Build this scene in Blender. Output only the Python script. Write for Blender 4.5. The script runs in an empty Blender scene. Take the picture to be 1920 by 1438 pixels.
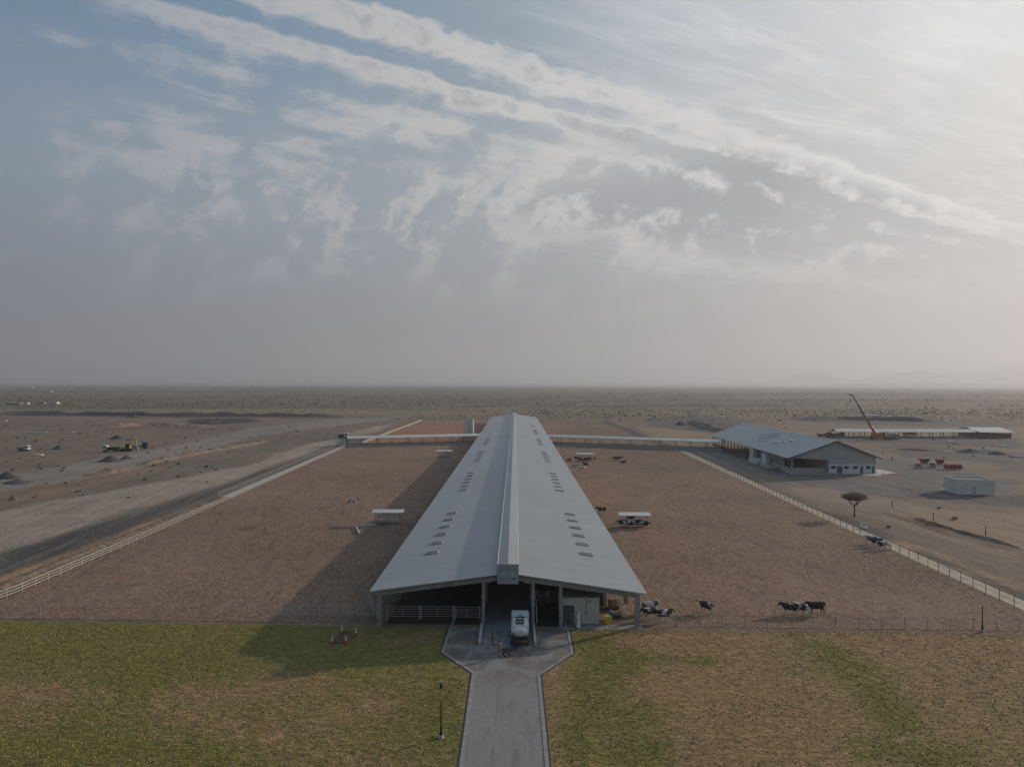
import bpy, math, random
import numpy as np
from mathutils import Vector, Matrix
R = math.radians
random.seed(7); RNG = np.random.default_rng(11)
S = bpy.context.scene
C = S.collection

# ------------------------------------------------------------------ camera
CAM_H = 27.0; FPX = 1333.0; ROLL = 0.0030
cam_d = bpy.data.cameras.new('camera'); cam = bpy.data.objects.new('camera', cam_d); C.objects.link(cam)
cam_d.sensor_width = 36; cam_d.lens = 36*FPX/1920; cam_d.clip_start = 0.5; cam_d.clip_end = 60000
cam.location = (0, 0, CAM_H); cam.rotation_euler = (R(90), -ROLL, 0)
S.camera = cam
# ------------------------------------------------------------------ sun + sky
SUN_EL = R(15.5); SUN_AZ = math.atan2(3.03, 1.95)        # azimuth clockwise from +Y
sd = Vector((math.sin(SUN_AZ)*math.cos(SUN_EL), math.cos(SUN_AZ)*math.cos(SUN_EL), math.sin(SUN_EL)))
sl = bpy.data.lights.new('sun', 'SUN'); sun = bpy.data.objects.new('sun', sl); C.objects.link(sun)
sl.energy = 4.0; sl.angle = R(1.2); sl.color = (1.0, 0.83, 0.66)
sun.rotation_euler = (-sd).to_track_quat('-Z', 'Y').to_euler(); sun.location = (60, 40, 60)

W = bpy.data.worlds.new('World'); S.world = W; W.use_nodes = True
nt = W.node_tree; nt.nodes.clear()
class G:
    """tiny node-graph helper"""
    def __init__(s, tree): s.t = tree
    def n(s, typ, **kw):
        x = s.t.nodes.new(typ)
        for k, v in kw.items(): setattr(x, k, v)
        return x
    def set(s, sock, v):
        if isinstance(v, bpy.types.NodeSocket): s.t.links.new(v, sock)
        elif v is not None: sock.default_value = v
    def m(s, op, a, b=None, c=None, clamp=False):
        x = s.n('ShaderNodeMath', operation=op, use_clamp=clamp)
        for i, v in enumerate((a, b, c)):
            if v is not None: s.set(x.inputs[i], v)
        return x.outputs[0]
    def v(s, op, a, b=None):
        x = s.n('ShaderNodeVectorMath', operation=op)
        s.set(x.inputs[0], a)
        if b is not None: s.set(x.inputs[3 if op == 'SCALE' else 1], b)
        return x.outputs['Value' if op in ('DOT_PRODUCT', 'LENGTH') else 'Vector']
    def comb(s, a, b, c=0.0):
        x = s.n('ShaderNodeCombineXYZ'); s.set(x.inputs[0], a); s.set(x.inputs[1], b); s.set(x.inputs[2], c); return x.outputs[0]
    def noise(s, vec, scale, detail=4, rough=.55, dist=0.0, lac=2.0):
        x = s.n('ShaderNodeTexNoise'); s.set(x.inputs['Vector'], vec)
        x.inputs['Scale'].default_value = scale; x.inputs['Detail'].default_value = detail
        x.inputs['Roughness'].default_value = rough; x.inputs['Distortion'].default_value = dist
        x.inputs['Lacunarity'].default_value = lac
        return x.outputs[0]
    def ss(s, v, a, b, lo=0.0, hi=1.0):
        x = s.n('ShaderNodeMapRange', interpolation_type='SMOOTHSTEP')
        s.set(x.inputs[0], v); s.set(x.inputs[1], a); s.set(x.inputs[2], b); s.set(x.inputs[3], lo); s.set(x.inputs[4], hi)
        return x.outputs[0]
    def mix(s, f, a, b, blend='MIX'):
        x = s.n('ShaderNodeMix', data_type='RGBA', blend_type=blend)
        s.set(x.inputs[0], f); s.set(x.inputs[6], c4(a)); s.set(x.inputs[7], c4(b)); return x.outputs[2]
    def ramp(s, v, stops):
        x = s.n('ShaderNodeValToRGB'); s.set(x.inputs[0], v); el = x.color_ramp.elements
        el[0].position, el[0].color = stops[0][0], (*srgb(*stops[0][1]), 1); el[1].position, el[1].color = stops[-1][0], (*srgb(*stops[-1][1]), 1)
        for p, c in stops[1:-1]: e = el.new(p); e.color = (*srgb(*c), 1)
        return x.outputs[0]
    def curve(s, v, pts):
        x = s.n('ShaderNodeFloatCurve'); s.set(x.inputs[1], v); cu = x.mapping.curves[0]
        cu.points[0].location = pts[0]; cu.points[1].location = pts[-1]
        for p in pts[1:-1]: cu.points.new(*p)
        x.mapping.update(); return x.outputs[0]
def c4(a):
    if isinstance(a, (tuple, list)) and len(a) == 3: return (*a, 1.0)
    return a
def srgb(r, g, b):
    f = lambda c: (c/255/12.92) if c/255 <= .04045 else ((c/255+.055)/1.055)**2.4
    return (f(r), f(g), f(b))

g = G(nt)
tc = g.n('ShaderNodeTexCoord').outputs['Generated']
sx = g.n('ShaderNodeSeparateXYZ'); nt.links.new(tc, sx.inputs[0]); dx, dy, dz = sx.outputs
sky = g.n('ShaderNodeTexSky', sky_type='NISHITA', sun_disc=False, sun_elevation=SUN_EL, sun_rotation=SUN_AZ,
          altitude=50, air_density=1.0, dust_density=4.0, ozone_density=1.0).outputs[0]
zc = g.m('MAXIMUM', dz, 0.0)
sdot = g.v('DOT_PRODUCT', tc, tuple(sd))
s01 = g.m('MULTIPLY_ADD', sdot, .5, .5, clamp=True)
glow = g.ss(sdot, .25, .97)
# clear sky: dusty blue that pales towards the sun
sp_ = g.m('MAXIMUM', sdot, 0.0)
glow = g.ss(sdot, .18, 1.0)
blue = g.ramp(sp_, [(0, (99, 129, 159)), (.3, (114, 142, 167)), (.59, (146, 163, 177)), (.8, (200, 205, 210)), (.95, (230, 231, 232)), (1, (238, 238, 238))])
nis = g.mix(1.0, sky, (.085, .085, .085), 'MULTIPLY')
clear = g.mix(.88, nis, blue)
hz = g.ramp(sp_, [(0, (118, 120, 125)), (.5, (142, 142, 143)), (.75, (160, 159, 159)), (.9, (186, 181, 175)), (1, (204, 195, 186))])
hzf = g.ss(dz, .0, .40, 1.0, 0.0)
base = g.mix(hzf, clear, hz)
base = g.mix(g.m('MULTIPLY', g.ss(dz, .0, .26, 0, .55), g.ss(dz, .46, .26)), base, g.ramp(sp_, [(0, (146, 160, 173)), (.5, (166, 173, 179)), (.8, (186, 186, 186)), (1, (214, 212, 208))]))
# clouds on a flat deck, bands running along (0.81,0.59)
zi = g.m('DIVIDE', 1.0, g.m('MAXIMUM', dz, .03))
X = g.m('MULTIPLY', dx, zi); Y = g.m('MULTIPLY', dy, zi)
U = g.m('ADD', g.m('MULTIPLY', X, .81), g.m('MULTIPLY', Y, .59))
V = g.m('ADD', g.m('MULTIPLY', X, -.59), g.m('MULTIPLY', Y, .81))
pl = g.comb(X, Y, 0.0)
warp = g.m('SUBTRACT', g.noise(g.comb(g.m('MULTIPLY', U, .5), g.m('MULTIPLY', V, .8), 3.1), 1.5, 3, .5), .5)
warp2 = g.m('SUBTRACT', g.noise(pl, 5.0, 7, .62), .5)
Vw = g.m('ADD', g.m('ADD', V, g.m('MULTIPLY', warp, .22)), g.m('MULTIPLY', warp2, .20))
prof = g.curve(g.m('DIVIDE', Vw, 6.0, clamp=True), [(0, .0), (.10, .02), (.270, .05), (.284, .16), (.297, .66), (.314, .36), (.330, .14), (.343, .80), (.358, .62), (.382, .24), (.398, .52), (.43, .34), (.5, .30), (.58, .34), (.7, .33), (.9, .28), (1, .25)])
sheet_ = g.m('MULTIPLY', g.m('MULTIPLY', g.ss(U, 1.2, 3.0), g.ss(V, 1.70, 1.95)), g.ss(V, 4.3, 3.1))
ufade = g.ss(g.m('ADD', U, g.m('MULTIPLY', warp2, .6)), .0, .9, .45, 1.0)
streak = g.m('SUBTRACT', g.noise(g.comb(g.m('MULTIPLY', U, .45), g.m('MULTIPLY', V, 2.6), 0.0), 1.7, 8, .6, .25), .5)
az = g.m('ARCTAN2', dx, dy)
pa = g.m('ADD', g.m('MULTIPLY', az, 9.0), g.m('MULTIPLY', dz, -7.0)); pb = g.m('ADD', g.m('MULTIPLY', az, 5.5), g.m('MULTIPLY', dz, 10.5))
puffa = g.m('SUBTRACT', g.noise(g.comb(g.m('MULTIPLY', pa, 1.9), g.m('MULTIPLY', pb, 1.15), 4.3), 1.0, 10, .60, .5), .5)
veil = g.m('SUBTRACT', g.noise(g.comb(g.m('MULTIPLY', az, 3.2), g.m('MULTIPLY', dz, 7.0), 8.0), 1.0, 4, .5, .3), .5)
puffp = g.m('SUBTRACT', g.noise(g.v('ADD', pl, g.comb(g.m('MULTIPLY', warp, .9), g.m('MULTIPLY', warp2, .35))), 1.9, 10, .60, .15), .5)
hi = g.ss(dz, .22, .34)
puff = g.m('ADD', g.m('MULTIPLY', puffp, hi), g.m('MULTIPLY', puffa, g.m('SUBTRACT', 1.0, hi)))
fine = g.m('SUBTRACT', g.noise(g.comb(g.m('MULTIPLY', az, 26.0), g.m('MULTIPLY', dz, 34.0), 0), 1.0, 8, .68, .4), .5)
kp = g.ss(V, 2.0, 3.3, .8, 2.6)
dens = g.m('ADD', g.m('MULTIPLY', prof, ufade), g.m('MULTIPLY', sheet_, .50))
dens = g.m('ADD', dens, g.m('MULTIPLY', streak, g.ss(dz, .18, .32, .05, 1.0)))
lump = g.m('SUBTRACT', g.noise(g.comb(g.m('MULTIPLY', az, 15.0), g.m('MULTIPLY', dz, 24.0), 2.0), 1.0, 6, .6, .6), .5)
dens = g.m('ADD', dens, g.m('ADD', g.m('MULTIPLY', lump, .85), g.m('MULTIPLY', veil, g.ss(dz, .40, .22, 0, 1.3))))
dens = g.m('ADD', dens, g.m('MULTIPLY', puff, kp))
dens = g.m('ADD', dens, g.m('MULTIPLY', fine, .55))
cov = g.ss(dens, .15, .66)
rag = g.m('ADD', dens, g.m('ADD', g.m('MULTIPLY', fine, 1.1), g.m('MULTIPLY', lump, .9)))
thick = g.m('MAXIMUM', g.m('MULTIPLY', g.ss(rag, .55, 1.25), .7), g.m('MULTIPLY', sheet_, g.ss(rag, .30, .95)))
# thin streaks of cirrus towards the sun
cir = g.noise(g.comb(g.m('ADD', g.m('MULTIPLY', U, 1.0), g.m('MULTIPLY', V, 2.0)), g.m('MULTIPLY', V, 3.6), 5.0), 1.6, 10, .72, .5)
cirf = g.m('MULTIPLY', g.ss(cir, .42, .72), g.ss(sdot, .5, .85, 0, .6))
bright = g.ramp(sp_, [(0, (168, 171, 177)), (.5, (205, 202, 199)), (.8, (226, 225, 222)), (.95, (244, 242, 238)), (1, (248, 247, 246))])
grey = g.ramp(sp_, [(0, (142, 152, 163)), (.6, (150, 156, 163)), (.8, (157, 161, 166)), (.9, (182, 184, 187)), (1, (225, 224, 222))])
ccol = g.mix(thick, bright, grey)
lowfade = g.ss(dz, .06, .25)
fac = g.m('MULTIPLY', cov, g.m('MULTIPLY', lowfade, g.ss(sdot, .0, .6, .62, .88)))
base = g.mix(g.m('MULTIPLY', cirf, lowfade), base, srgb(240, 240, 240))
base = g.mix(fac, base, ccol)
bg = g.n('ShaderNodeBackground'); g.set(bg.inputs[0], base); bg.inputs[1].default_value = 1.0
wo = g.n('ShaderNodeOutputWorld'); nt.links.new(bg.outputs[0], wo.inputs[0])
W.cycles.sampling_method = 'MANUAL'; W.cycles.sample_map_resolution = 512

S.view_settings.view_transform = 'Standard'; S.view_settings.look = 'None'
S.view_settings.exposure = 0.0; S.view_settings.gamma = 1.0
S.render.engine = 'CYCLES'
S.cycles.use_denoising = True; S.cycles.max_bounces = 5; S.cycles.diffuse_bounces = 3; S.cycles.glossy_bounces = 2
S.cycles.volume_bounces = 1; S.cycles.transparent_max_bounces = 6; S.cycles.caustics_reflective = False
S.cycles.sample_clamp_indirect = 6

# ------------------------------------------------------------------ helpers
def P(px, py, z=0.0):
    """ground (or height z) point that the photograph shows at this place"""
    dxp, dyp = px-960, py-719.2
    x = dxp + dyp*ROLL; y = dyp - dxp*ROLL
    t = (CAM_H-z)*FPX/y
    return Vector((x/FPX*t, t, z))
def tag(o, label=None, cat=None, group=None, kind=None):
    if label: o['label'] = label
    if cat: o['category'] = cat
    if group: o['group'] = group
    if kind: o['kind'] = kind
    return o
def empty(name, loc, rz=0.0, label=None, cat=None, group=None):
    o = bpy.data.objects.new(name, None); C.objects.link(o); o.empty_display_size = .3
    o.location = loc; o.rotation_euler = (0, 0, rz)
    return tag(o, label, cat, group)
def link(name, me, parent=None, loc=None, rz=None):
    o = bpy.data.objects.new(name, me); C.objects.link(o)
    if parent: o.parent = parent
    if loc is not None: o.location = loc
    if rz is not None: o.rotation_euler = (0, 0, rz)
    return o
def copy_tree(o, parent=None):
    c = o.copy(); C.objects.link(c); c.parent = parent
    for ch in o.children: copy_tree(ch, c)
    return c
class MB:
    def __init__(s): s.v = []; s.f = []; s.mi = []; s.cur = 0
    def add(s, vs, fs):
        b = len(s.v); s.v += [tuple(p) for p in vs]; s.f += [tuple(i+b for i in f) for f in fs]; s.mi += [s.cur]*len(fs); return s
    def box(s, x0, x1, y0, y1, z0, z1):
        return s.add([(x0,y0,z0),(x1,y0,z0),(x1,y1,z0),(x0,y1,z0),(x0,y0,z1),(x1,y0,z1),(x1,y1,z1),(x0,y1,z1)],
                     [(0,3,2,1),(4,5,6,7),(0,1,5,4),(1,2,6,5),(2,3,7,6),(3,0,4,7)])
    def hexa(s, lo, hi):       # 4 bottom + 4 top points, counter-clockwise from above
        return s.add(list(lo)+list(hi), [(0,3,2,1),(4,5,6,7),(0,1,5,4),(1,2,6,5),(2,3,7,6),(3,0,4,7)])
    def cyl(s, p0, p1, r0, r1=None, n=10, cap=True):
        p0, p1 = Vector(p0), Vector(p1); r1 = r0 if r1 is None else r1
        d = (p1-p0).normalized(); a = d.orthogonal().normalized(); b = d.cross(a)
        vs = []
        for p, r in ((p0, r0), (p1, r1)):
            for i in range(n):
                t = 2*math.pi*i/n; vs.append(p+a*(r*math.cos(t))+b*(r*math.sin(t)))
        fs = [(i, (i+1) % n, n+(i+1) % n, n+i) for i in range(n)]
        if cap: fs += [tuple(range(n-1, -1, -1)), tuple(range(n, 2*n))]
        return s.add(vs, fs)
    def bar(s, p0, p1, w, h=None):
        """square bar between two points"""
        p0, p1 = Vector(p0), Vector(p1); h = w if h is None else h
        d = (p1-p0).normalized(); a = d.cross(Vector((0,0,1)))
        a = Vector((1,0,0)) if a.length < 1e-4 else a.normalized(); b = a.cross(d)
        vs = [p+a*(sa*w/2)+b*(sb*h/2) for p in (p0, p1) for sa, sb in ((-1,-1),(1,-1),(1,1),(-1,1))]
        return s.add(vs, [(0,3,2,1),(4,5,6,7),(0,1,5,4),(1,2,6,5),(2,3,7,6),(3,0,4,7)])
    def ball(s, c, rx, ry=None, rz=None, n=10, m=6):
        ry = rx if ry is None else ry; rz = rx if rz is None else rz
        vs = [(c[0], c[1], c[2]-rz)]
        for j in range(1, m):
            t = -math.pi/2+math.pi*j/m
            for i in range(n):
                a = 2*math.pi*i/n; vs.append((c[0]+rx*math.cos(t)*math.cos(a), c[1]+ry*math.cos(t)*math.sin(a), c[2]+rz*math.sin(t)))
        vs.append((c[0], c[1], c[2]+rz)); fs = [(0, 1+(i+1) % n, 1+i) for i in range(n)]
        for j in range(m-2):
            for i in range(n):
                a = 1+j*n; fs.append((a+i, a+(i+1) % n, a+n+(i+1) % n, a+n+i))
        top = len(vs)-1; a = 1+(m-2)*n
        fs += [(a+i, a+(i+1) % n, top) for i in range(n)]
        return s.add(vs, fs)
    def limb(s, pts, n=10):
        """chain of tapered segments with balls at the joints: pts = [(p, r), ...]"""
        for (p0, r0), (p1, r1) in zip(pts[:-1], pts[1:]): s.cyl(p0, p1, r0, r1, n)
        for p, r in pts: s.ball(p, r, n=n, m=6)
        return s
    def prism(s, poly, y0, y1):     # polygon in XZ extruded along Y
        n = len(poly)
        vs = [(x, y0, z) for x, z in poly]+[(x, y1, z) for x, z in poly]
        return s.add(vs, [tuple(range(n)), tuple(range(2*n-1, n-1, -1))]+[(i, n+i, n+(i+1) % n, (i+1) % n) for i in range(n)])
    def slab(s, poly, z0, z1):      # polygon in XY between two heights
        n = len(poly)
        vs = [(p[0], p[1], z0) for p in poly]+[(p[0], p[1], z1) for p in poly]
        return s.add(vs, [tuple(range(n-1, -1, -1)), tuple(range(n, 2*n))]+[(i, (i+1) % n, n+(i+1) % n, n+i) for i in range(n)])
    def mesh(s, name, mats, smooth=False):
        me = bpy.data.meshes.new(name); me.from_pydata([tuple(v) for v in s.v], [], s.f)
        for mt in (mats if isinstance(mats, (list, tuple)) else [mats]): me.materials.append(mt)
        me.polygons.foreach_set('material_index', s.mi)
        if smooth: me.polygons.foreach_set('use_smooth', [True]*len(me.polygons))
        me.update(); return me
    def build(s, name, mats, parent=None, loc=None, rz=None, smooth=False):
        return link(name, s.mesh(name, mats, smooth), parent, loc, rz)
def remesh(mb, name, mats, voxel=.03, paint=None, smooth=2):
    """fuse overlapping closed shapes into one continuous skin"""
    o = mb.build(name, mats if paint is None else mats[:1])
    m = o.modifiers.new('r', 'REMESH'); m.mode = 'VOXEL'; m.voxel_size = voxel; m.use_smooth_shade = True
    if smooth:
        m2 = o.modifiers.new('s', 'SMOOTH'); m2.factor = .5; m2.iterations = smooth
    bpy.context.view_layer.update()
    me = bpy.data.meshes.new_from_object(o.evaluated_get(bpy.context.evaluated_depsgraph_get()))
    bpy.data.objects.remove(o); me.name = name
    me.materials.clear()
    for mt in mats: me.materials.append(mt)
    if paint:
        for p in me.polygons: p.material_index = paint(p.center)
    return me

# ------------------------------------------------------------------ materials
def mat(name, col, rough=.8, metal=0.0, var=0.12, scale=1.0, bump=0.0, bscale=None, col2=None, spec=.5, stain=0.0):
    m = bpy.data.materials.new(name); m.use_nodes = True; t = m.node_tree; b = t.nodes['Principled BSDF']; q = G(t)
    oc = q.n('ShaderNodeTexCoord').outputs['Object']
    n = q.noise(oc, scale, 5, .6)
    lo = tuple(c*(1-var) for c in col); hi = tuple(c*(1+var) for c in col) if col2 is None else col2
    colr = q.mix(q.ss(n, .35, .65), lo, hi)
    if stain:
        n2 = q.noise(oc, scale*.23, 6, .65, .5)
        colr = q.mix(q.m('MULTIPLY', q.ss(n2, .5, .72), stain), colr, tuple(c*.55 for c in col))
    q.set(b.inputs['Base Color'], colr)
    b.inputs['Roughness'].default_value = rough; b.inputs['Metallic'].default_value = metal
    b.inputs['Specular IOR Level'].default_value = spec
    if bump:
        bp = q.n('ShaderNodeBump'); bp.inputs['Strength'].default_value = 1.0; bp.inputs['Distance'].default_value = bump
        q.set(bp.inputs['Height'], q.noise(oc, bscale or scale*4, 4, .6)); q.set(b.inputs['Normal'], bp.outputs[0])
    return m
M = {}
M['white'] = mat('white_paint', (.62, .62, .60), .5, var=.05, stain=.2)
M['cream'] = mat('cream_plaster', (.46, .44, .39), .85, var=.05, scale=.6, stain=.25)
M['conc'] = mat('concrete', (.27, .26, .24), .9, var=.12, scale=1.5, stain=.4, bump=.01)
M['concl'] = mat('pale_concrete', (.42, .40, .37), .9, var=.12, scale=1.2, stain=.35)
M['steel'] = mat('galvanised_steel', (.34, .34, .33), .45, .5, var=.1, scale=3)
M['rail'] = mat('pale_rail_paint', (.40, .37, .33), .6, var=.1, scale=2)
M['wire'] = mat('fence_wire', (.22, .21, .2), .6, .3)
M['dark'] = mat('dark_metal', (.03, .03, .03), .5, .2)
M['black'] = mat('black_rubber', (.018, .018, .018), .85)
M['glass'] = mat('dark_glass', (.02, .025, .03), .12)
M['greyd'] = mat('grey_door_paint', (.07, .075, .09), .5)
M['red'] = mat('red_paint', (.32, .04, .035), .5, var=.15, scale=2)
M['yellow'] = mat('yellow_paint', (.55, .42, .04), .5, var=.15)
M['lime'] = mat('faded_yellow_green_paint', (.42, .42, .09), .6, var=.2, stain=.3)
M['orange'] = mat('orange_paint', (.42, .15, .04), .5, var=.12, stain=.2)
M['blue'] = mat('blue_plastic', (.02, .12, .32), .4)
M['khaki'] = mat('khaki_cloth', (.20, .16, .09), .9, var=.15, scale=6)
M['tan'] = mat('tan_cloth', (.26, .19, .12), .9, var=.15, scale=6)
M['navy'] = mat('dark_blue_cloth', (.03, .04, .07), .9)
M['robe'] = mat('white_cloth', (.72, .73, .78), .9, var=.06, scale=5)
M['skin'] = mat('brown_skin', (.16, .085, .05), .6)
M['hair'] = mat('black_hair', (.012, .01, .01), .7)
M['straw'] = mat('straw', (.30, .21, .10), .95, var=.35, scale=5, bump=.06, bscale=9)
M['bwhite'] = mat('warm_white_render', (.66, .62, .55), .8, var=.05, scale=.8, stain=.3)
M['plank'] = mat('dull_red_plank', (.20, .05, .04), .8)
M['gravel'] = mat('grey_gravel', (.085, .08, .078), .95, var=.3, scale=2.5, bump=.12, bscale=5)
M['earth'] = mat('loose_earth', (.195, .145, .105), .95, var=.3, scale=.9, bump=.15, bscale=2.5)
M['brick'] = mat('brown_timber', (.15, .11, .08), .9, var=.3, scale=2)
M['hoofbk'] = mat('brown_black_hide', (.016, .010, .008), .75, var=.4, scale=2)
M['bark'] = mat('grey_brown_bark', (.075, .055, .042), .95, var=.25, scale=4)
M['twig'] = mat('dry_brown_twigs', (.19, .135, .10), .95, var=.35, scale=2)
M['leaf'] = mat('dusty_green_leaves', (.155, .138, .092), .9, var=.35, scale=1.5)
M['mount'] = mat('bare_rock', (.09, .075, .07), .95, var=.2, scale=.002)

def metal_roof(name, col, ribs_axis='Y', rib=.32):
    m = bpy.data.materials.new(name); m.use_nodes = True; t = m.node_tree; b = t.nodes['Principled BSDF']; q = G(t)
    oc = q.n('ShaderNodeTexCoord').outputs['Object']
    sp = q.n('ShaderNodeSeparateXYZ'); t.links.new(oc, sp.inputs[0])
    ax = sp.outputs[1 if ribs_axis == 'Y' else 0]; ac = sp.outputs[0 if ribs_axis == 'Y' else 1]
    big = q.noise(oc, .05, 4, .5)
    # sheet-to-sheet tone changes and dust that ran down the slope
    sheet = q.n('ShaderNodeTexWhiteNoise', noise_dimensions='1D'); q.set(sheet.inputs['W'], q.m('FLOOR', q.m('DIVIDE', ax, 1.05)))
    run = q.noise(q.comb(q.m('MULTIPLY', ax, 1.0), q.m('MULTIPLY', ac, .12), 0), 2.2, 5, .65)
    v = q.m('ADD', q.m('MULTIPLY', sheet.outputs[0], .07), q.m('ADD', q.m('MULTIPLY', big, .30), q.m('MULTIPLY', run, .34)))
    v = q.m('ADD', v, .64)
    cc = q.v('SCALE', col, v)
    q.set(b.inputs['Base Color'], cc); b.inputs['Roughness'].default_value = .5; b.inputs['Metallic'].default_value = 0.15
    w = q.m('SINE', q.m('MULTIPLY', ax, 2*math.pi/rib))
    bp = q.n('ShaderNodeBump'); bp.inputs['Distance'].default_value = .012; bp.inputs['Strength'].default_value = .6
    q.set(bp.inputs['Height'], q.m('POWER', q.m('MULTIPLY_ADD', w, .5, .5), 4.0)); q.set(b.inputs['Normal'], bp.outputs[0])
    return m
M['roof'] = metal_roof('coated_metal_roof', (.285, .305, .32))
M['roofp'] = metal_roof('blue_grey_metal_roof', (.27, .30, .33), 'Y')
M['roofw'] = metal_roof('pale_metal_roof', (.56, .55, .51), 'X')
M['clad'] = metal_roof('white_wall_cladding', (.40, .40, .385), 'X')

def ground_mat(name, kind):
    m = bpy.data.materials.new(name); m.use_nodes = True; t = m.node_tree; b = t.nodes['Principled BSDF']; q = G(t)
    pos = q.n('ShaderNodeNewGeometry').outputs['Position']
    at = q.n('ShaderNodeAttribute', attribute_name='tint')
    col = at.outputs['Color']; al = at.outputs['Alpha']
    b.inputs['Specular IOR Level'].default_value = .15; b.inputs['Roughness'].default_value = .95
    sp = q.n('ShaderNodeSeparateXYZ'); t.links.new(pos, sp.inputs[0]); x, y = sp.outputs[0], sp.outputs[1]
    bp = q.n('ShaderNodeBump'); bp.inputs['Strength'].default_value = 1.0
    if kind == 'desert':
        n1 = q.noise(pos, .012, 6, .62, .6); n2 = q.noise(pos, .11, 6, .65, .4); n3 = q.noise(pos, 1.1, 4, .65)
        n4 = q.noise(q.comb(q.m('ADD', q.m('MULTIPLY', x, .30), q.m('MULTIPLY', y, .035)), q.m('MULTIPLY', y, .028), 0), 1.3, 8, .70, .7)
        f = q.m('ADD', q.m('MULTIPLY', n1, .7), q.m('ADD', q.m('MULTIPLY', n2, .7), q.m('ADD', q.m('MULTIPLY', n3, .55), q.m('MULTIPLY', n4, .9))))
        c = q.v('SCALE', col, q.m('MAXIMUM', q.m('SUBTRACT', f, .42), .2))
        # patches of scrub and dark stones where alpha is high
        vo = q.n('ShaderNodeTexVoronoi'); vo.inputs['Scale'].default_value = .16; vo.inputs['Randomness'].default_value = 1; q.set(vo.inputs['Vector'], pos)
        dots = q.m('MULTIPLY', q.ss(vo.outputs['Distance'], .10, .26, 1, 0), q.ss(n2, .42, .55))
        vo2 = q.n('ShaderNodeTexVoronoi'); vo2.inputs['Scale'].default_value = .05; q.set(vo2.inputs['Vector'], pos)
        dots2 = q.ss(vo2.outputs['Distance'], .07, .17, 1, 0)
        dots = q.m('MAXIMUM', dots, dots2)
        c = q.mix(q.m('MULTIPLY', q.m('MULTIPLY', dots, al), .75), c, (.075, .068, .046))
        band = q.noise(q.comb(q.m('MULTIPLY', x, .0012), q.m('MULTIPLY', y, .009), 0), 1.0, 6, .65, .5)
        c = q.mix(q.m('MULTIPLY', al, q.ss(band, .48, .62, 0, .6)), c, (.10, .092, .068))
        c = q.mix(q.m('MULTIPLY', al, q.ss(band, .46, .32, 0, .6)), c, (.27, .225, .15))
        fb = q.noise(q.comb(q.m('MULTIPLY', x, .006), q.m('MULTIPLY', y, .05), 2.0), 1.0, 6, .7, .3)
        c = q.mix(q.m('MULTIPLY', al, q.ss(fb, .42, .62, 0, .5)), c, (.10, .096, .066))
        # faint wheel tracks
        tr = q.noise(q.comb(q.m('MULTIPLY', q.m('ADD', x, q.m('MULTIPLY', y, .12)), .55), q.m('MULTIPLY', y, .018), 0), 1.0, 5, .65, 1.6)
        c = q.mix(q.m('MULTIPLY', q.ss(tr, .53, .62), .32), c, (.29, .25, .205))
        c = q.mix(q.m('MULTIPLY', q.ss(tr, .42, .34), .32), c, (.085, .075, .066))
        q.set(bp.inputs['Height'], q.m('ADD', q.m('MULTIPLY', n2, 2.0), n3)); bp.inputs['Distance'].default_value = .22
    elif kind == 'pen':
        n1 = q.noise(pos, .035, 5, .6, .5); n2 = q.noise(pos, .5, 5, .65, .3); n3 = q.noise(pos, 2.3, 4, .66, 1.2)
        f = q.m('ADD', q.m('MULTIPLY', n1, .55), q.m('ADD', q.m('MULTIPLY', n2, .45), q.m('MULTIPLY', q.ss(n3, .36, .64), .62)))
        c = q.v('SCALE', col, q.m('ADD', q.m('MULTIPLY', q.m('SUBTRACT', f, .82), 1.25), .98))
        n5 = q.noise(pos, .09, 6, .68, 1.0)
        c = q.mix(q.ss(n5, .50, .68, 0, .5), c, (.125, .108, .095))
        c = q.mix(q.ss(n5, .44, .30, 0, .35), c, (.27, .19, .125))
        trn = q.noise(q.comb(q.m('MULTIPLY', q.m('SUBTRACT', x, q.m('MULTIPLY', y, .3)), .30), q.m('MULTIPLY', y, .03), 0), 1.0, 3, .5, 2.2)
        ring = q.m('ABSOLUTE', q.m('SUBTRACT', trn, .5))
        c = q.mix(q.ss(ring, .0, .022, .6, 0), c, (.30, .225, .17))
        ring2 = q.m('ABSOLUTE', q.m('SUBTRACT', q.noise(q.comb(q.m('MULTIPLY', q.m('ADD', x, q.m('MULTIPLY', y, .25)), .16), q.m('MULTIPLY', y, .02), 7.0), 1.0, 2, .5, 3.0), .47))
        c = q.mix(q.ss(ring2, .0, .018, .55, 0), c, (.10, .078, .062))
        q.set(bp.inputs['Height'], q.m('ADD', n3, q.m('MULTIPLY', n2, .8))); bp.inputs['Distance'].default_value = .24
    elif kind == 'lawn':
        n1 = q.noise(pos, .09, 6, .65, .8); n2 = q.noise(pos, 1.1, 5, .7, .6); n3 = q.noise(q.comb(q.m('MULTIPLY', x, .42), q.m('ADD', y, q.m('MULTIPLY', x, .12)), 0), 2.6, 5, .72, .9)
        mixv = q.m('ADD', al, q.m('ADD', q.m('MULTIPLY', q.m('SUBTRACT', n1, .5), 2.0), q.m('MULTIPLY', q.m('SUBTRACT', n2, .5), 1.7)))
        c = q.mix(q.ss(mixv, .25, .85), (.42, .27, .14), (.245, .225, .062))
        c = q.mix(q.ss(n3, .38, .66, .62, 0), c, (.07, .06, .022))
        c = q.mix(q.ss(n3, .56, .74, 0, .35), c, (.34, .28, .14))
        q.set(bp.inputs['Height'], q.m('ADD', n3, n2)); bp.inputs['Distance'].default_value = .24
    q.set(b.inputs['Base Color'], c)
    q.set(b.inputs['Normal'], bp.outputs[0])
    return m
M['desert'] = ground_mat('desert_ground', 'desert')
M['pen'] = ground_mat('trampled_soil', 'pen')
M['lawn'] = ground_mat('patchy_turf', 'lawn')

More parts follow.
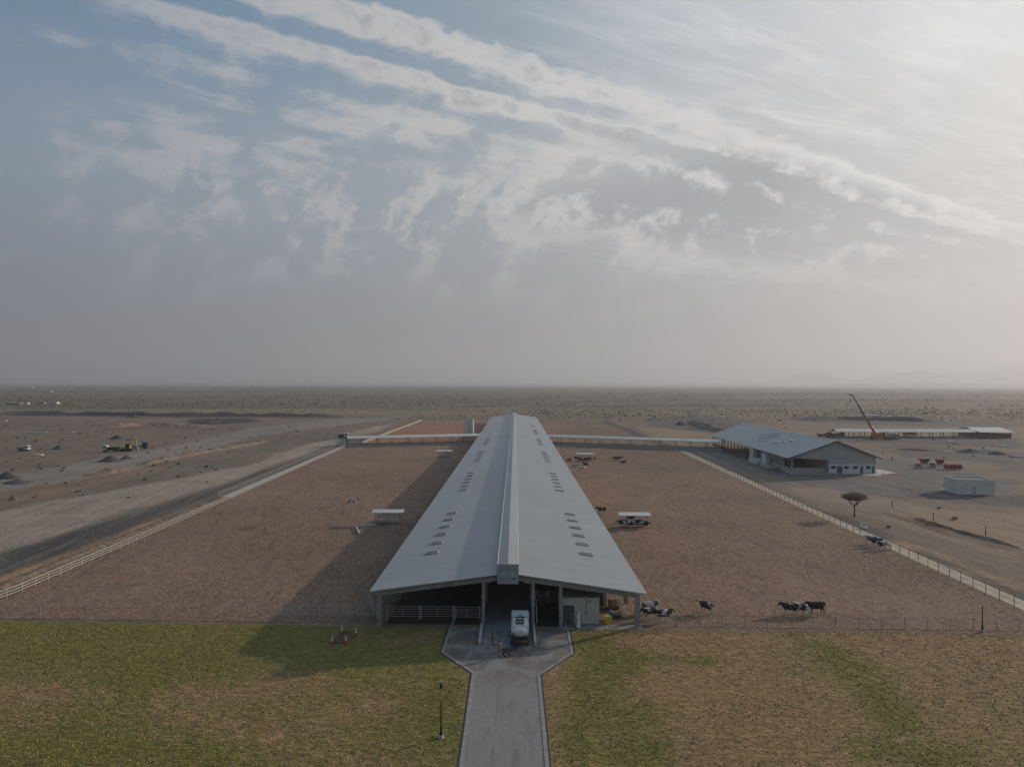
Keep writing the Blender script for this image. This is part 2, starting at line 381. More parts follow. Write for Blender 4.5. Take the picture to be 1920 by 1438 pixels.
def paving_mat(name, col, blocks):
    m = bpy.data.materials.new(name); m.use_nodes = True; t = m.node_tree; b = t.nodes['Principled BSDF']; q = G(t)
    pos = q.n('ShaderNodeNewGeometry').outputs['Position']
    n1 = q.noise(pos, .35, 6, .68, .8); n2 = q.noise(pos, 6.0, 3, .6)
    c = q.v('SCALE', col, q.m('ADD', q.m('MULTIPLY', n2, .5), .75))
    if blocks:
        br = q.n('ShaderNodeTexBrick'); q.set(br.inputs['Vector'], pos); br.inputs['Scale'].default_value = 1.0
        br.inputs['Brick Width'].default_value = .24; br.inputs['Row Height'].default_value = .12; br.inputs['Mortar Size'].default_value = .008
        br.inputs['Color1'].default_value = (1, 1, 1, 1); br.inputs['Color2'].default_value = (.82, .82, .8, 1); br.inputs['Mortar'].default_value = (.5, .48, .45, 1)
        c = q.mix(1.0, c, br.outputs[0], 'MULTIPLY')
    # mud dragged out of the barn
    sp = q.n('ShaderNodeSeparateXYZ'); t.links.new(pos, sp.inputs[0])
    near = q.ss(sp.outputs[1], 61.0, 70.0)
    c = q.mix(q.m('MULTIPLY', near, q.ss(n1, .40, .62, 0, .75 if blocks else .3)), c, (.095, .068, .05))
    n3 = q.noise(q.comb(q.m('MULTIPLY', sp.outputs[0], 1.3), q.m('MULTIPLY', sp.outputs[1], .16), 0), 1.0, 5, .65, .6)
    c = q.mix(q.ss(n3, .50, .66, 0, .45), c, (.11, .092, .076))
    q.set(b.inputs['Base Color'], c); b.inputs['Roughness'].default_value = .9
    return m
M['pave'] = paving_mat('grey_block_paving', (.27, .262, .255), True)
M['lane'] = paving_mat('washed_concrete_lane', (.24, .26, .285), False)

# ------------------------------------------------------------------ ground
def pip(poly, X, Y):
    ins = np.zeros(X.shape, bool); n = len(poly)
    for i in range(n):
        x0, y0 = poly[i]; x1, y1 = poly[(i+1) % n]
        c = ((y0 > Y) != (y1 > Y)) & (X < (x1-x0)*(Y-y0)/(y1-y0+1e-12)+x0); ins ^= c
    return ins
def sdist(poly, X, Y):
    d = np.full(X.shape, 1e9); n = len(poly)
    for i in range(n):
        ax, ay = poly[i]; bx, by = poly[(i+1) % n]; vx, vy = bx-ax, by-ay
        t = np.clip(((X-ax)*vx+(Y-ay)*vy)/(vx*vx+vy*vy+1e-9), 0, 1)
        d = np.minimum(d, np.hypot(X-ax-t*vx, Y-ay-t*vy))
    return np.where(pip(poly, X, Y), d, -d)
def fbm(X, Y, s, seed):
    r = np.random.default_rng(seed); o = np.zeros(X.shape)
    for k in range(9):
        a = r.uniform(0, 2*np.pi); f = s*(1.6**(k % 5)); o += np.sin((X*np.cos(a)+Y*np.sin(a))*f+r.uniform(0, 6.3))/(1.3**(k % 5))
    return o/4.0
def axis(lo, hi, step, far, ratio):
    a = list(np.arange(lo, hi+.01, step)); s = step
    b = [hi]
    while b[-1] < far: s *= ratio; b.append(b[-1]+s)
    s = step; c = [lo]
    while c[-1] > -far: s *= ratio; c.append(c[-1]-s)
    return np.array(c[:0:-1]+a+b[1:])
def grid_mesh(name, xs, ys, zf, tint, material):
    nx, ny = len(xs), len(ys); X, Y = np.meshgrid(xs, ys); Z = zf(X, Y)
    co = np.stack([X, Y, Z], -1).reshape(-1, 3)
    me = bpy.data.meshes.new(name); me.vertices.add(nx*ny); me.vertices.foreach_set('co', co.ravel())
    i = (np.arange(ny-1)[:, None]*nx+np.arange(nx-1)[None, :]).ravel()
    q = np.stack([i, i+1, i+nx+1, i+nx], -1)
    me.loops.add(q.size); me.loops.foreach_set('vertex_index', q.ravel())
    me.polygons.add(len(q)); me.polygons.foreach_set('loop_start', np.arange(len(q))*4)
    me.polygons.foreach_set('use_smooth', np.ones(len(q), bool))
    me.update(calc_edges=True); me.validate()
    at = me.color_attributes.new('tint', 'FLOAT_COLOR', 'POINT'); at.data.foreach_set('color', tint(X, Y).reshape(-1, 4).ravel())
    me.materials.append(material); return me
def W2(pts): return [tuple(P(x, y)[:2]) for x, y in pts]
# pixel outlines of the ground's own colour zones, carried onto the plane: (outline, colour, edge softness m, scrub)
CG = lambda r, g_, b: np.array(srgb(r, g_, b))*1.55
ZONES = [
 # cleared farm plateau
 ([(0,780),(650,777),(900,774),(1330,782),(1920,800),(2300,815),(2600,1400),(1920,1420),(0,1420),(-900,1400),(-600,800)], CG(102,89,77), 12, .25),
 ([(0,770),(450,778),(640,779),(640,783),(450,783),(0,779)], CG(60,56,50), 3, .1),                 # dark bank on the left
 ([(350,786),(470,784),(490,792),(360,797)], CG(52,50,50), 4, .0),
 ([(180,800),(300,794),(420,797),(400,803),(200,806)], CG(98,80,68), 4, .1),
 ([(-300,960),(0,893),(230,855),(480,800),(640,785),(760,778),(780,781),(640,797),(480,818),(400,842),(230,885),(0,925),(-300,985)], CG(112,104,94), 4, .0),   # haul road
 ([(-100,960),(240,893),(420,850),(560,815),(660,800),(640,812),(470,860),(250,925),(0,955),(-100,990)], CG(98,88,77), 3, .3),
 ([(0,930),(230,888),(330,865),(300,885),(120,925),(0,950)], CG(108,90,75), 2, .1),
 ([(-200,1010),(0,960),(200,925),(350,895),(470,868),(600,828),(660,812),(700,800),(735,795),(700,812),(640,830),(560,858),(420,905),(200,975),(0,1040),(-200,1100)], CG(128,116,103), 3.5, .0),  # service road
 ([(0,1040),(200,975),(430,905),(560,860),(625,835),(655,830),(560,870),(440,915),(250,990),(0,1090)], CG(70,67,64), 2.5, .0),
 ([(-100,1120),(0,1085),(180,1020),(320,965),(432,928),(436,936),(330,980),(180,1045),(0,1113),(-100,1150)], CG(134,106,80), 1.2, .0),     # sandy verge
 ([(620,818),(640,812),(700,826),(690,838),(640,838)], CG(72,72,72), 2, 0),
 # right-hand yard
 ([(1210,786),(1330,778),(1420,790),(1400,802),(1270,806),(1215,800)], CG(78,74,72), 5, .0),
 ([(1285,790),(1340,788),(1400,806),(1340,812),(1280,806)], CG(68,67,67), 4, .0),
 ([(1200,800),(1335,812),(1340,822),(1230,818)], CG(118,101,82), 4, .0),
 ([(1480,782),(1560,780),(1680,788),(1920,792),(1920,802),(1700,799),(1500,791)], CG(72,70,70), 4, .0),
 ([(1280,842),(1480,842),(1760,868),(1920,905),(1920,950),(1700,935),(1560,925),(1480,905),(1300,855)], CG(84,81,80), 5, .0),
 ([(1650,832),(1920,848),(1920,872),(1700,858)], CG(76,72,69), 4, .0),
 ([(1480,815),(1920,822),(1920,840),(1600,830)], CG(70,67,65), 4, .0),
 ([(1860,862),(2000,862),(2000,890),(1850,884)], CG(74,70,66), 4, .0),
 ([(1690,915),(1860,928),(2000,925),(2000,960),(1800,945),(1700,930)], CG(68,67,68), 2.5, .0),
 ([(1480,905),(1700,940),(1920,985),(1920,1060),(1760,1005),(1640,965),(1500,925)], CG(114,100,88), 4, .0),
 ([(1700,955),(1920,962),(2100,990),(2100,1050),(1920,1020),(1760,985)], CG(122,102,84), 4, .05),
 ([(1660,960),(1750,985),(1860,1018),(1920,1030),(1920,1036),(1850,1024),(1740,990),(1655,964)], CG(84,66,54), .8, .0),
 ([(1500,945),(1600,985),(1680,1010),(1920,1095),(1920,1120),(1700,1030),(1500,950)], CG(132,106,82), 1.6, .0),
 ([(1640,985),(1740,1015),(1920,1060),(1920,1100),(1760,1040),(1660,1000)], CG(100,88,78), 2, .0),
 ([(1490,938),(1570,965),(1685,1012),(1690,1018),(1600,990),(1490,948)], CG(66,64,66), 1.0, .0),
 ([(1695,1025),(1745,1037),(1830,1075),(1960,1125),(1960,1145),(1850,1095),(1740,1048),(1700,1035)], CG(70,68,66), .9, .0),
 ([(1580,886),(1640,884),(1700,890),(1640,900)], CG(96,82,76), 2, .0),
]
def desert_tint(X, Y):
    out = np.zeros(X.shape+(4,)); far = CG(102, 92, 79)*.98
    out[..., :3] = far; out[..., 3] = 1.0
    n = fbm(X, Y, .09, 3)*1.0; nl = fbm(X, Y, .012, 5)
    belt = np.clip(1-np.abs((np.log(np.maximum(Y, 60))-np.log(680))/.22), 0, 1)[..., None]
    out[..., :3] = out[..., :3]*(1-.6*belt)+CG(120, 109, 87)*.6*belt
    for poly, col, soft, scrub in ZONES:
        w = W2(poly); d = sdist(w, X, Y)
        k = np.clip((d+n*soft*.9)/soft+.5, 0, 1)[..., None]
        c = np.concatenate([col, [scrub]])
        out = out*(1-k)+c*k
    dark = np.clip((np.log(np.maximum(Y, 60))-np.log(1500))/.8, 0, 1)[..., None]
    out[..., :3] = out[..., :3]*(1-.4*dark)+CG(86, 84, 74)*.4*dark
    return out
def desert_z(X, Y):
    r = np.hypot(X, Y); k = np.clip((Y-560)/600, 0, 1)+np.clip((-X-180)/300, 0, 1)
    return np.minimum(k, 1)*fbm(X, Y, .006, 9)*.8 - .02
gx = axis(-230, 290, 1.6, 19500, 1.12); gy = axis(45, 560, 1.6, 19500, 1.045)
ground = link('ground', grid_mesh('ground', gx, gy, desert_z, desert_tint, M['desert'])); tag(ground, kind='structure')

def sheet(name, poly, z, step, tint, material):
    """flat sheet over a four-sided outline a,b,c,d (a-b near edge, d-c far edge)"""
    a, b, c, d = [np.array(p, float) for p in poly]
    nu = max(2, int(np.hypot(*(b-a))/step)); nv = max(2, int(np.hypot(*(d-a))/step))
    def zf(X, Y): return np.zeros(X.shape)+z
    me = grid_mesh(name, np.linspace(0, 1, nu+1), np.linspace(0, 1, nv+1), zf, lambda X, Y: np.ones(X.shape+(4,)), material)
    co = np.zeros(len(me.vertices)*3); me.vertices.foreach_get('co', co); co = co.reshape(-1, 3)
    u, v = co[:, :1], co[:, 1:2]
    xy = (a*(1-u)+b*u)*(1-v)+(d*(1-u)+c*u)*v
    co[:, :2] = xy; me.vertices.foreach_set('co', co.ravel())
    me.color_attributes['tint'].data.foreach_set('color', tint(xy[:, 0], xy[:, 1]).ravel()); me.update()
    return tag(link(name, me), kind='structure')
def edge_y(x): return 79.65-0.0262*x          # pen front edge / lawn back edge line
PENC = CG(112, 92, 78)*1.0
def pen_tint(X, Y):
    o = np.ones(X.shape+(4,)); k = (1+.10*fbm(X, Y, .05, 21))[..., None]
    o[..., :3] = PENC*k
    r = np.clip((X-16)/10, 0, 1)*np.clip((45-X)/25, 0, 1); o[..., :3] += (CG(120, 92, 70)-PENC)*.35*r[..., None]
    far = np.clip((Y-190)/60, 0, 1)*np.clip((X-20)/20, 0, 1); o[..., :3] += (CG(92, 80, 68)-PENC)*.5*far[..., None]
    return o
sheet('pen_soil', [(-64.8, edge_y(-65)), (-14.0, edge_y(-14)), (-14.0, 318), (-69.8, 301)], .008, 3, pen_tint, M['pen'])
sheet('pen_soil', [(14.0, edge_y(14)), (60.8, edge_y(61)), (67.2, 290), (14.0, 316)], .008, 3, pen_tint, M['pen'])
def back_tint(X, Y):
    o = np.ones(X.shape+(4,)); o[..., :3] = CG(124, 92, 76); return o
sheet('pen_soil', [(-66, 308), (-14, 322), (-14, 505), (-64, 505)], .02, 6, back_tint, M['pen'])
sheet('pen_soil', [(14, 322), (67, 296), (67, 512), (14, 505)], .02, 6, pen_tint, M['pen'])
# lawns on both sides of the path
BL = [(400,1200,260,50,.25),(200,1260,220,60,.25),(150,1400,160,60,.35),(400,1410,120,40,.3),(640,1210,170,40,.35),(350,1340,90,30,-.28),(420,1300,160,16,-.2),(700,1340,120,34,-.22),(560,1270,80,20,-.4),(60,1300,120,14,-.4),(830,1330,40,60,.35),(450,1380,90,20,-.3),(820,1400,60,60,.2),
      (1110,1210,40,36,.6),(1150,1250,60,40,.7),(1230,1232,60,10,.7),(1310,1240,40,9,.75),(1100,1330,60,70,.55),(1200,1340,60,30,.65),(1230,1400,80,40,.6),(1150,1420,90,40,.45),
      (1490,1190,22,6,.8),(1530,1205,32,9,.8),(1570,1225,36,14,.8),(1595,1255,36,22,.85),(1640,1300,40,26,.9),(1690,1340,50,30,.8),(1760,1420,60,26,.9),(1640,1400,60,30,.5),(1430,1330,60,22,.35),(1460,1230,200,20,.12),
      (1330,1290,130,22,-.4),(1420,1380,140,50,-.25),(1850,1300,120,60,.1),(1350,1195,160,12,-.3),(150,1180,260,12,.3)]
def lawn_tint(X, Y):
    o = np.ones(X.shape+(4,)); yy = np.maximum(Y, 20)
    px = 960+X/yy*FPX; py = 719.2+CAM_H*FPX/yy
    a = np.where(X < 0, .58, .22)
    for cx, cy, sx_, sy_, w in BL: a = a+w*np.exp(-((px-cx)/sx_)**2-((py-cy)/sy_)**2)
    o[..., 3] = np.where(Y > 38, a, .45)
    return o
sheet('lawn', [(-160, -60), (-3.75, -60), (-3.75, 66.4), (-160, 66.4)], .012, 1.2, lawn_tint, M['lawn'])
sheet('lawn', [(-160, 66.4), (-3.78, 66.4), (-7.1, 71.4), (-160, 71.4)], .012, 1.2, lawn_tint, M['lawn'])
sheet('lawn', [(-160, 71.4), (-7.1, 71.4), (-6.95, 78.7), (-160, edge_y(-160)-.2)], .012, 1.2, lawn_tint, M['lawn'])
sheet('lawn', [(2.78, -60), (160, -60), (160, 66.1), (2.78, 66.1)], .012, 1.2, lawn_tint, M['lawn'])
sheet('lawn', [(2.83, 66.1), (160, 66.1), (160, 71.2), (6.3, 71.2)], .012, 1.2, lawn_tint, M['lawn'])
sheet('lawn', [(6.3, 71.2), (160, 71.2), (160, edge_y(160)-.8), (6.5, 78.3)], .012, 1.2, lawn_tint, M['lawn'])
# short grass blades standing over the lawn
def grass_stuff():
    n = 90000
    Y = RNG.uniform(44, 79, n); X = RNG.uniform(-62, 62, n)
    ok = (Y < edge_y(X)-.9) & ~((X > -3.9) & (X < 2.95)) & ~((Y > 65.5) & (X > -7.3) & (X < 6.7))
    X, Y = X[ok], Y[ok]; T = lawn_tint(X, Y)[:, 3]+.35*fbm(X, Y, .5, 4)
    keep = RNG.uniform(0, 1, len(X)) < np.clip(.35+.6*T, .15, 1); X, Y, T = X[keep], Y[keep], T[keep]
    n = len(X); a = RNG.uniform(0, np.pi, n); w = RNG.uniform(.04, .10, n); h = RNG.uniform(.03, .09, n); le = RNG.normal(0, .05, (n, 2))
    co = np.zeros((n, 3, 3))
    co[:, 0] = np.stack([X-np.cos(a)*w, Y-np.sin(a)*w, np.full(n, .012)], -1)
    co[:, 1] = np.stack([X+np.cos(a)*w, Y+np.sin(a)*w, np.full(n, .012)], -1)
    co[:, 2] = np.stack([X+le[:, 0], Y+le[:, 1], .012+h], -1)
    me = bpy.data.meshes.new('grass'); me.vertices.add(n*3); me.vertices.foreach_set('co', co.ravel())
    me.loops.add(n*3); me.loops.foreach_set('vertex_index', np.arange(n*3))
    me.polygons.add(n); me.polygons.foreach_set('loop_start', np.arange(n)*3); me.update(calc_edges=True)
    at = me.color_attributes.new('tint', 'FLOAT_COLOR', 'POINT')
    grn = np.array((.27, .25, .075)); tan = np.array((.44, .30, .155)); k = np.clip(T+RNG.normal(0, .25, n), 0, 1)[:, None]
    c = (tan*(1-k)+grn*k)*RNG.uniform(.6, 1.25, (n, 1)); c = np.concatenate([c, np.ones((n, 1))], 1)
    at.data.foreach_set('color', np.repeat(c, 3, 0).ravel())
    m = bpy.data.materials.new('grass_blades'); m.use_nodes = True; t = m.node_tree
    an = t.nodes.new('ShaderNodeAttribute'); an.attribute_name = 'tint'; t.links.new(an.outputs['Color'], t.nodes['Principled BSDF'].inputs['Base Color'])
    t.nodes['Principled BSDF'].inputs['Roughness'].default_value = .9
    me.materials.append(m); return tag(link('grass', me), 'short patchy green and straw coloured turf in front of the barn', 'grass', kind='stuff')
grass_stuff()

# path, apron, kerbs
LP = [(-3.35, -60), (-3.35, 66.3), (-6.75, 71.5), (-6.55, 79.2)]
RP = [(2.42, -60), (2.42, 66.0), (5.95, 71.3), (6.1, 78.9)]
mb = MB(); mb.add([(*p, .016) for p in LP]+[(*p, .016) for p in RP], [(0, 4, 5, 1), (1, 5, 6, 2), (2, 6, 7, 3)])
tag(mb.build('path', M['pave']), kind='structure')
mb = MB(); mb.add([(-3.0, 73.4, .022), (2.25, 73.3, .022), (2.3, 100, .022), (-2.9, 100, .022)], [(0, 1, 2, 3)])
tag(mb.build('drive_lane', M['lane']), kind='structure')
def ribbon(mb, pts, off0, off1, z0, z1):
    """raised strip that follows a 2-D line, butted at each bend"""
    n = len(pts); L = []
    for i in range(n):
        p = Vector(pts[i]); d0 = (Vector(pts[i])-Vector(pts[max(0, i-1)])); d1 = (Vector(pts[min(n-1, i+1)])-Vector(pts[i]))
        d = ((d0.normalized() if d0.length else Vector((0, 0)))+(d1.normalized() if d1.length else Vector((0, 0)))).normalized()
        nr = Vector((-d.y, d.x)); dd = (d1 if d1.length else d0).normalized(); s_ = 1/max(.5, abs(nr.dot(Vector((-dd.y, dd.x)))))
        L.append((p+nr*off0*s_, p+nr*off1*s_))
    vs = []; 
    for a, b in L: vs += [(a.x, a.y, z0), (b.x, b.y, z0), (b.x, b.y, z1), (a.x, a.y, z1)]
    fs = [(0, 1, 2, 3), tuple(4*(n-1)+k for k in (3, 2, 1, 0))]
    for i in range(n-1):
        a, b = 4*i, 4*i+4
        fs += [(a+3, a+2, b+2, b+3), (a, a+3, b+3, b), (a+2, a+1, b+1, b+2)]
    mb.add(vs, fs)
M['kerb'] = mat('grey_kerb_concrete', (.255, .25, .24), .9, var=.15, scale=2, stain=.4)
mb = MB(); ribbon(mb, LP, 0, .30, -.05, .05); tag(mb.build('kerb', M['kerb']), kind='structure')
mb = MB(); ribbon(mb, RP, -.30, 0, -.05, .05); tag(mb.build('kerb', M['kerb']), kind='structure')
mb = MB(); ribbon(mb, LP, .302, .46, -.05, .03); tag(mb.build('kerb_drain', M['dark']), kind='structure')
mb = MB(); ribbon(mb, RP, -.44, -.302, -.05, .03); tag(mb.build('kerb_drain', M['dark']), kind='structure')
# barn floor
M['floor'] = mat('dark_barn_floor', (.035, .028, .022), .9, var=.3, scale=.7)  # very dark brown for the left bays and the far lane
M['floorr'] = mat('brown_barn_floor', (.15, .11, .075), .95, var=.3, scale=.7, bump=.05)  # paler brown for the right-hand bay
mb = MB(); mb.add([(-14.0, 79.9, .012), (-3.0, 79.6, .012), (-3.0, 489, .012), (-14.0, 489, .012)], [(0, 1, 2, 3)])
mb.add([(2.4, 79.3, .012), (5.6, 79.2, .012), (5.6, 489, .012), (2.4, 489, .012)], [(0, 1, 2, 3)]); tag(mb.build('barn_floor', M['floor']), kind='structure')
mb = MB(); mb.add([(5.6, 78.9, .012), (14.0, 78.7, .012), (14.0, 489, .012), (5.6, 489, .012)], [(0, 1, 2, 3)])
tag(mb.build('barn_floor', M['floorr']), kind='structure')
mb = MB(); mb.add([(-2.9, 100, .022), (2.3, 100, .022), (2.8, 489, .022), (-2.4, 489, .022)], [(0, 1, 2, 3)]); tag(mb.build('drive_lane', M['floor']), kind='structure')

# ------------------------------------------------------------------ the long barn
def B(u, v, z=0.0): return Vector((-0.38+u+.0045*v, 78.75+v-.026*u, z))
BL_ = 411.0; EH = 3.9; RH = 6.05; HW = 15.25
barn = empty('barn', B(0, 0), 0, 'very long open-sided cattle barn with pale metal roof in the middle of the pens', 'barn')
def inb(o): o.parent = barn; o.matrix_parent_inverse = Matrix.Translation(-barn.location); return o
def rz_(u): return RH-(RH-EH)*abs(u)/HW
for sgn in (-1, 1):
    mb = MB(); us = [0, sgn*1.2, sgn*HW]; th = .09
    if True:
        a, b = (sgn*.02, sgn*HW)
        if sgn > 0: lo = [B(a, 0, rz_(a)-th), B(b, 0, rz_(b)-th), B(b, BL_, rz_(b)-th), B(a, BL_, rz_(a)-th)]; hi = [p+Vector((0, 0, th)) for p in lo]
        else: lo = [B(b, 0, rz_(b)-th), B(a, 0, rz_(a)-th), B(a, BL_, rz_(a)-th), B(b, BL_, rz_(b)-th)]; hi = [p+Vector((0, 0, th)) for p in lo]
        mb.hexa(lo, hi)
    inb(mb.build('roof', M['roof']))
# edge trims and gutter
mb = MB()
for sgn in (-1, 1):
    mb.bar(B(sgn*1.15, -.07, rz_(1.15)), B(sgn*(HW+.03), -.07, rz_(HW)+.0), .10, .16)
inb(mb.build('verge_trim', M['white']))
mb = MB()
for sgn in (-1, 1): mb.bar(B(sgn*(HW+.07), -.1, EH-.07), B(sgn*(HW+.07), BL_, EH-.07), .13, .13)
inb(mb.build('gutter', M['steel']))
# raised ridge vent
mb = MB(); capz = 7.1
prof = [(-1.12, rz_(1.12)+.01), (-1.12, capz-.32), (-.02, capz), (.02, capz), (1.12, capz-.32), (1.12, rz_(1.12)+.01)]
vs = [B(u, v, z) for v in (-.05, BL_) for u, z in prof]; n = len(prof)
mb.add(vs, [tuple(range(n)), tuple(range(2*n-1, n-1, -1))]+[(i, n+i, n+(i+1) % n, (i+1) % n) for i in range(n-1)])
inb(mb.build('ridge_vent', M['roof']))
mb = MB()
for sgn in (-1, 1): mb.bar(B(sgn*1.16, -.10, capz-.335), B(sgn*1.16, BL_, capz-.335), .10, .05)
inb(mb.build('ridge_flashing', M['white']))
for v in (95, 165, 250, 330):
    for sgn in (-1, 1): inb(MB().bar(B(sgn*1.25, v, rz_(1.25)+.02), B(sgn*(HW-.05), v, rz_(HW)+.012), .30, .03).build('joint_cover', M['white']))
    inb(MB().bar(B(-1.1, v-8, capz-.30), B(-.05, v-8, capz+.02), .25, .03).build('joint_cover', M['steel'])); inb(MB().bar(B(.05, v-8, capz+.02), B(1.1, v-8, capz-.30), .25, .03).build('joint_cover', M['steel']))
# roof vents: low upstands with dark openings
def upstand():
    f = MB(); f.box(-.84, .84, -.62, -.54, 0, .2); f.box(-.84, .84, .54, .62, 0, .2); f.box(-.84, -.78, -.54, .54, 0, .2); f.box(.78, .84, -.54, .54, 0, .2)
    return f.mesh('skylight', M['concl'])
up_me = upstand(); gl_me = MB().box(-.78, .78, -.54, .54, .02, .18).mesh('skylight_glass', mat('ribbed_grey_vent', (.095, .098, .10), .6, var=.3, scale=3))
vv = []
for k in range(8):
    base = 93.5+55.2*k
    for j in range(6): vv.append(base+5.7*j-78.75)
cnt = 0
for sgn in (-1, 1):
    for v in vv:
        if v > (300 if sgn > 0 else 240): continue
        u = sgn*10.15; ang = math.atan((RH-EH)/HW)
        o = link('skylight', up_me); o.location = B(u, v, rz_(u)-.05); o.rotation_euler = (0, sgn*ang, 0); inb(o)
        p = link('glass', gl_me, o)
# frames: girders, columns
mb = MB()
for sgn in (-1, 1):
    mb.bar(B(sgn*.0, .40, RH-.52), B(sgn*(HW-.7), .40, EH-.35), .35, .5)
    mb.bar(B(sgn*2.4, .402, RH-1.12), B(sgn*1.3, .402, RH-.72), .3, .35)
inb(mb.build('front_girder', M['conc']))
mb = MB()
for v in list(range(9, 411, 9)):
    for sgn in (-1, 1): mb.bar(B(0, v, RH-.42), B(sgn*(HW-.7), v, EH-.28), .22, .34)
for u in (-13, -10, -7, -4, 4, 7, 10, 13): mb.bar(B(u, .6, rz_(u)-.17), B(u, BL_-.5, rz_(u)-.17), .1, .14)
ro = inb(mb.build('rafters', M['conc'])); 
col_me = MB().box(-.26, .26, -.26, .26, 0, EH-.42).mesh('column', M['conc'])
for u in (-14.35, 14.35):
    for i, v in enumerate([0.42]+list(range(9, 405, 9))):
        o = link('column', col_me); o.location = B(u, v); inb(o)
inn_me = MB().box(-.17, .17, -.17, .17, 0, RH-.95).box(-.24, .24, -.24, .24, 3.2, 3.5).mesh('column', M['conc'])
for u in (-2.72, 2.80):
    for v in (.42, 9, 18, 27): o = link('column', inn_me); o.location = B(u, v); inb(o)
o = link('column', MB().box(-.17, .17, -.17, .17, 0, rz_(5.9)-.6).mesh('column', M['conc'])); o.location = B(5.86, .42); inb(o)
# lane walls
for nm, x0, x1 in (('lane', -3.42, -3.1), ('lane', 2.35, 2.62)):
    mb = MB(); mb.box(x0, x1, 73.2, 79.0, 0, .42); mb.box(x0+.03, x1-.03, 79.4, 130, 0, .4)
    o = mb.build('low_wall', M['concl'])
    tag(o, ('low pale concrete wall along the '+('left' if x0 < 0 else 'right')+' side of the truck lane'), 'wall', 'low walls of the truck lane')
for nm, pts, off in (('left', [(-6.55, 79.0), (-6.45, 84)], 0), ('right', [(6.1, 78.6), (5.75, 80)], 0)):
    mb = MB(); ribbon(mb, pts, -.12, .12, 0, .3); tag(mb.build('low_wall', M['conc']), 'short low concrete wall at the '+nm+' outer corner of the paved apron', 'wall')

# sign on the gable
sg = empty('sign_board', B(0, -.32, 5.0), -.026, 'square grey sign reading Barn 1 hanging under the barn ridge', 'sign')
sm = mat('sign_face', (.30, .33, .37), .5, var=.06, scale=1.5)
MB().box(-1.12, 1.12, -.05, .05, -.02, 2.04).build('panel', sm, sg)
f = MB(); f.box(-1.18, 1.18, -.075, .06, 2.04, 2.1); f.box(-1.18, -1.12, -.075, .06, -.08, 2.04); f.box(1.12, 1.18, -.075, .06, -.08, 2.04); f.box(-1.12, 1.12, -.075, .06, -.08, -.02)
f.build('frame', M['steel'], sg)
def text(body, size, loc, parent, m, name='lettering', sx_=1.0):
    cu = bpy.data.curves.new(name, 'FONT'); cu.body = body; cu.size = size; cu.align_x = 'CENTER'; cu.extrude = .006
    o = bpy.data.objects.new(name, cu); C.objects.link(o); bpy.context.view_layer.update()
    me = bpy.data.meshes.new_from_object(o.evaluated_get(bpy.context.evaluated_depsgraph_get())); bpy.data.objects.remove(o)
    me.materials.clear(); me.materials.append(m)
    q = link(name, me, parent, loc); q.rotation_euler = (R(90), 0, 0); q.scale = (sx_, 1, 1); return q
text('Barn 1 • Label', .34, (0, -.058, .42), sg, M['navy'], sx_=.96)
mk = mat('faded_grey_print', (.13, .14, .155), .7)
f = MB(); r_ = random.Random(5); x = -.85                              # worn illegible script above
while x < .85:
    w = r_.uniform(.05, .13); h = r_.uniform(.16, .34); z0 = 1.42+r_.uniform(-.05, .03)
    f.box(x, x+.035, -.058, -.051, z0, z0+h); f.box(x+.036, x+w, -.058, -.051, z0, z0+.05)
    x += w+.03
f.build('logo', mk, sg)
f = MB(); f.box(.32, .72, -.058, -.051, .98, 1.03); f.build('strip', M['white'], sg)

# ------------------------------------------------------------------ rooms under the barn
rm = empty('utility_room', (0, 0, 0), 0, 'small cream block room with a grey door under the right side of the barn', 'room')
x0, x1, y0, y1, hh = 5.62, 9.85, 79.55, 84.2, 3.05
f = MB(); f.box(x0, x1, y0, y1, .12, hh); f.build('wall', M['cream'], rm)
MB().box(x0-.02, x1+.02, y0-.02, y1+.02, 0, .12).build('plinth', M['dark'], rm)
MB().box(x0-.06, x1+.06, y0-.06, y1+.06, hh, hh+.1).build('roof_slab', M['conc'], rm)
d = MB().box(x0+.30, x0+1.32, y0-.04, y0-.002, .12, 2.1).build('door', M['greyd'], rm)
MB().box(x0+1.18, x0+1.26, y0-.09, y0-.042, 1.0, 1.06).build('handle', M['steel'], d)
f = MB(); f.box(x0+.22, x0+.295, y0-.05, y0-.002, .12, 2.2); f.box(x0+1.325, x0+1.4, y0-.05, y0-.002, .12, 2.2); f.box(x0+.295, x0+1.325, y0-.05, y0-.002, 2.105, 2.2); f.build('door_frame', M['dark'], rm)
f = MB(); f.box(8.36, 8.40, y0-.04, y0-.002, 1.5, hh); f.box(8.30, 8.46, y0-.08, y0-.002, 1.36, 1.5); f.build('conduit', M['dark'], rm)
MB().ball((8.72, y0-.06, 2.72), .09).build('wall_lamp', M['dark'], rm)
MB().box(5.6, 14.6, 78.1, 79.5, .0, .06).build('slab', M['conc'], rm)
r2 = empty('store_room', (0, 0, 0), 0, 'tall cream store with brown timber door behind the utility room', 'room')
MB().box(9.9, 11.6, 86.5, 150.0, 0, 3.7).build('wall', M['cream'], r2); MB().box(10.2, 11.2, 86.45, 86.498, 0, 2.6).build('door', M['greyd'], r2)  # only the front end is real; added unseen length blocks the low sun

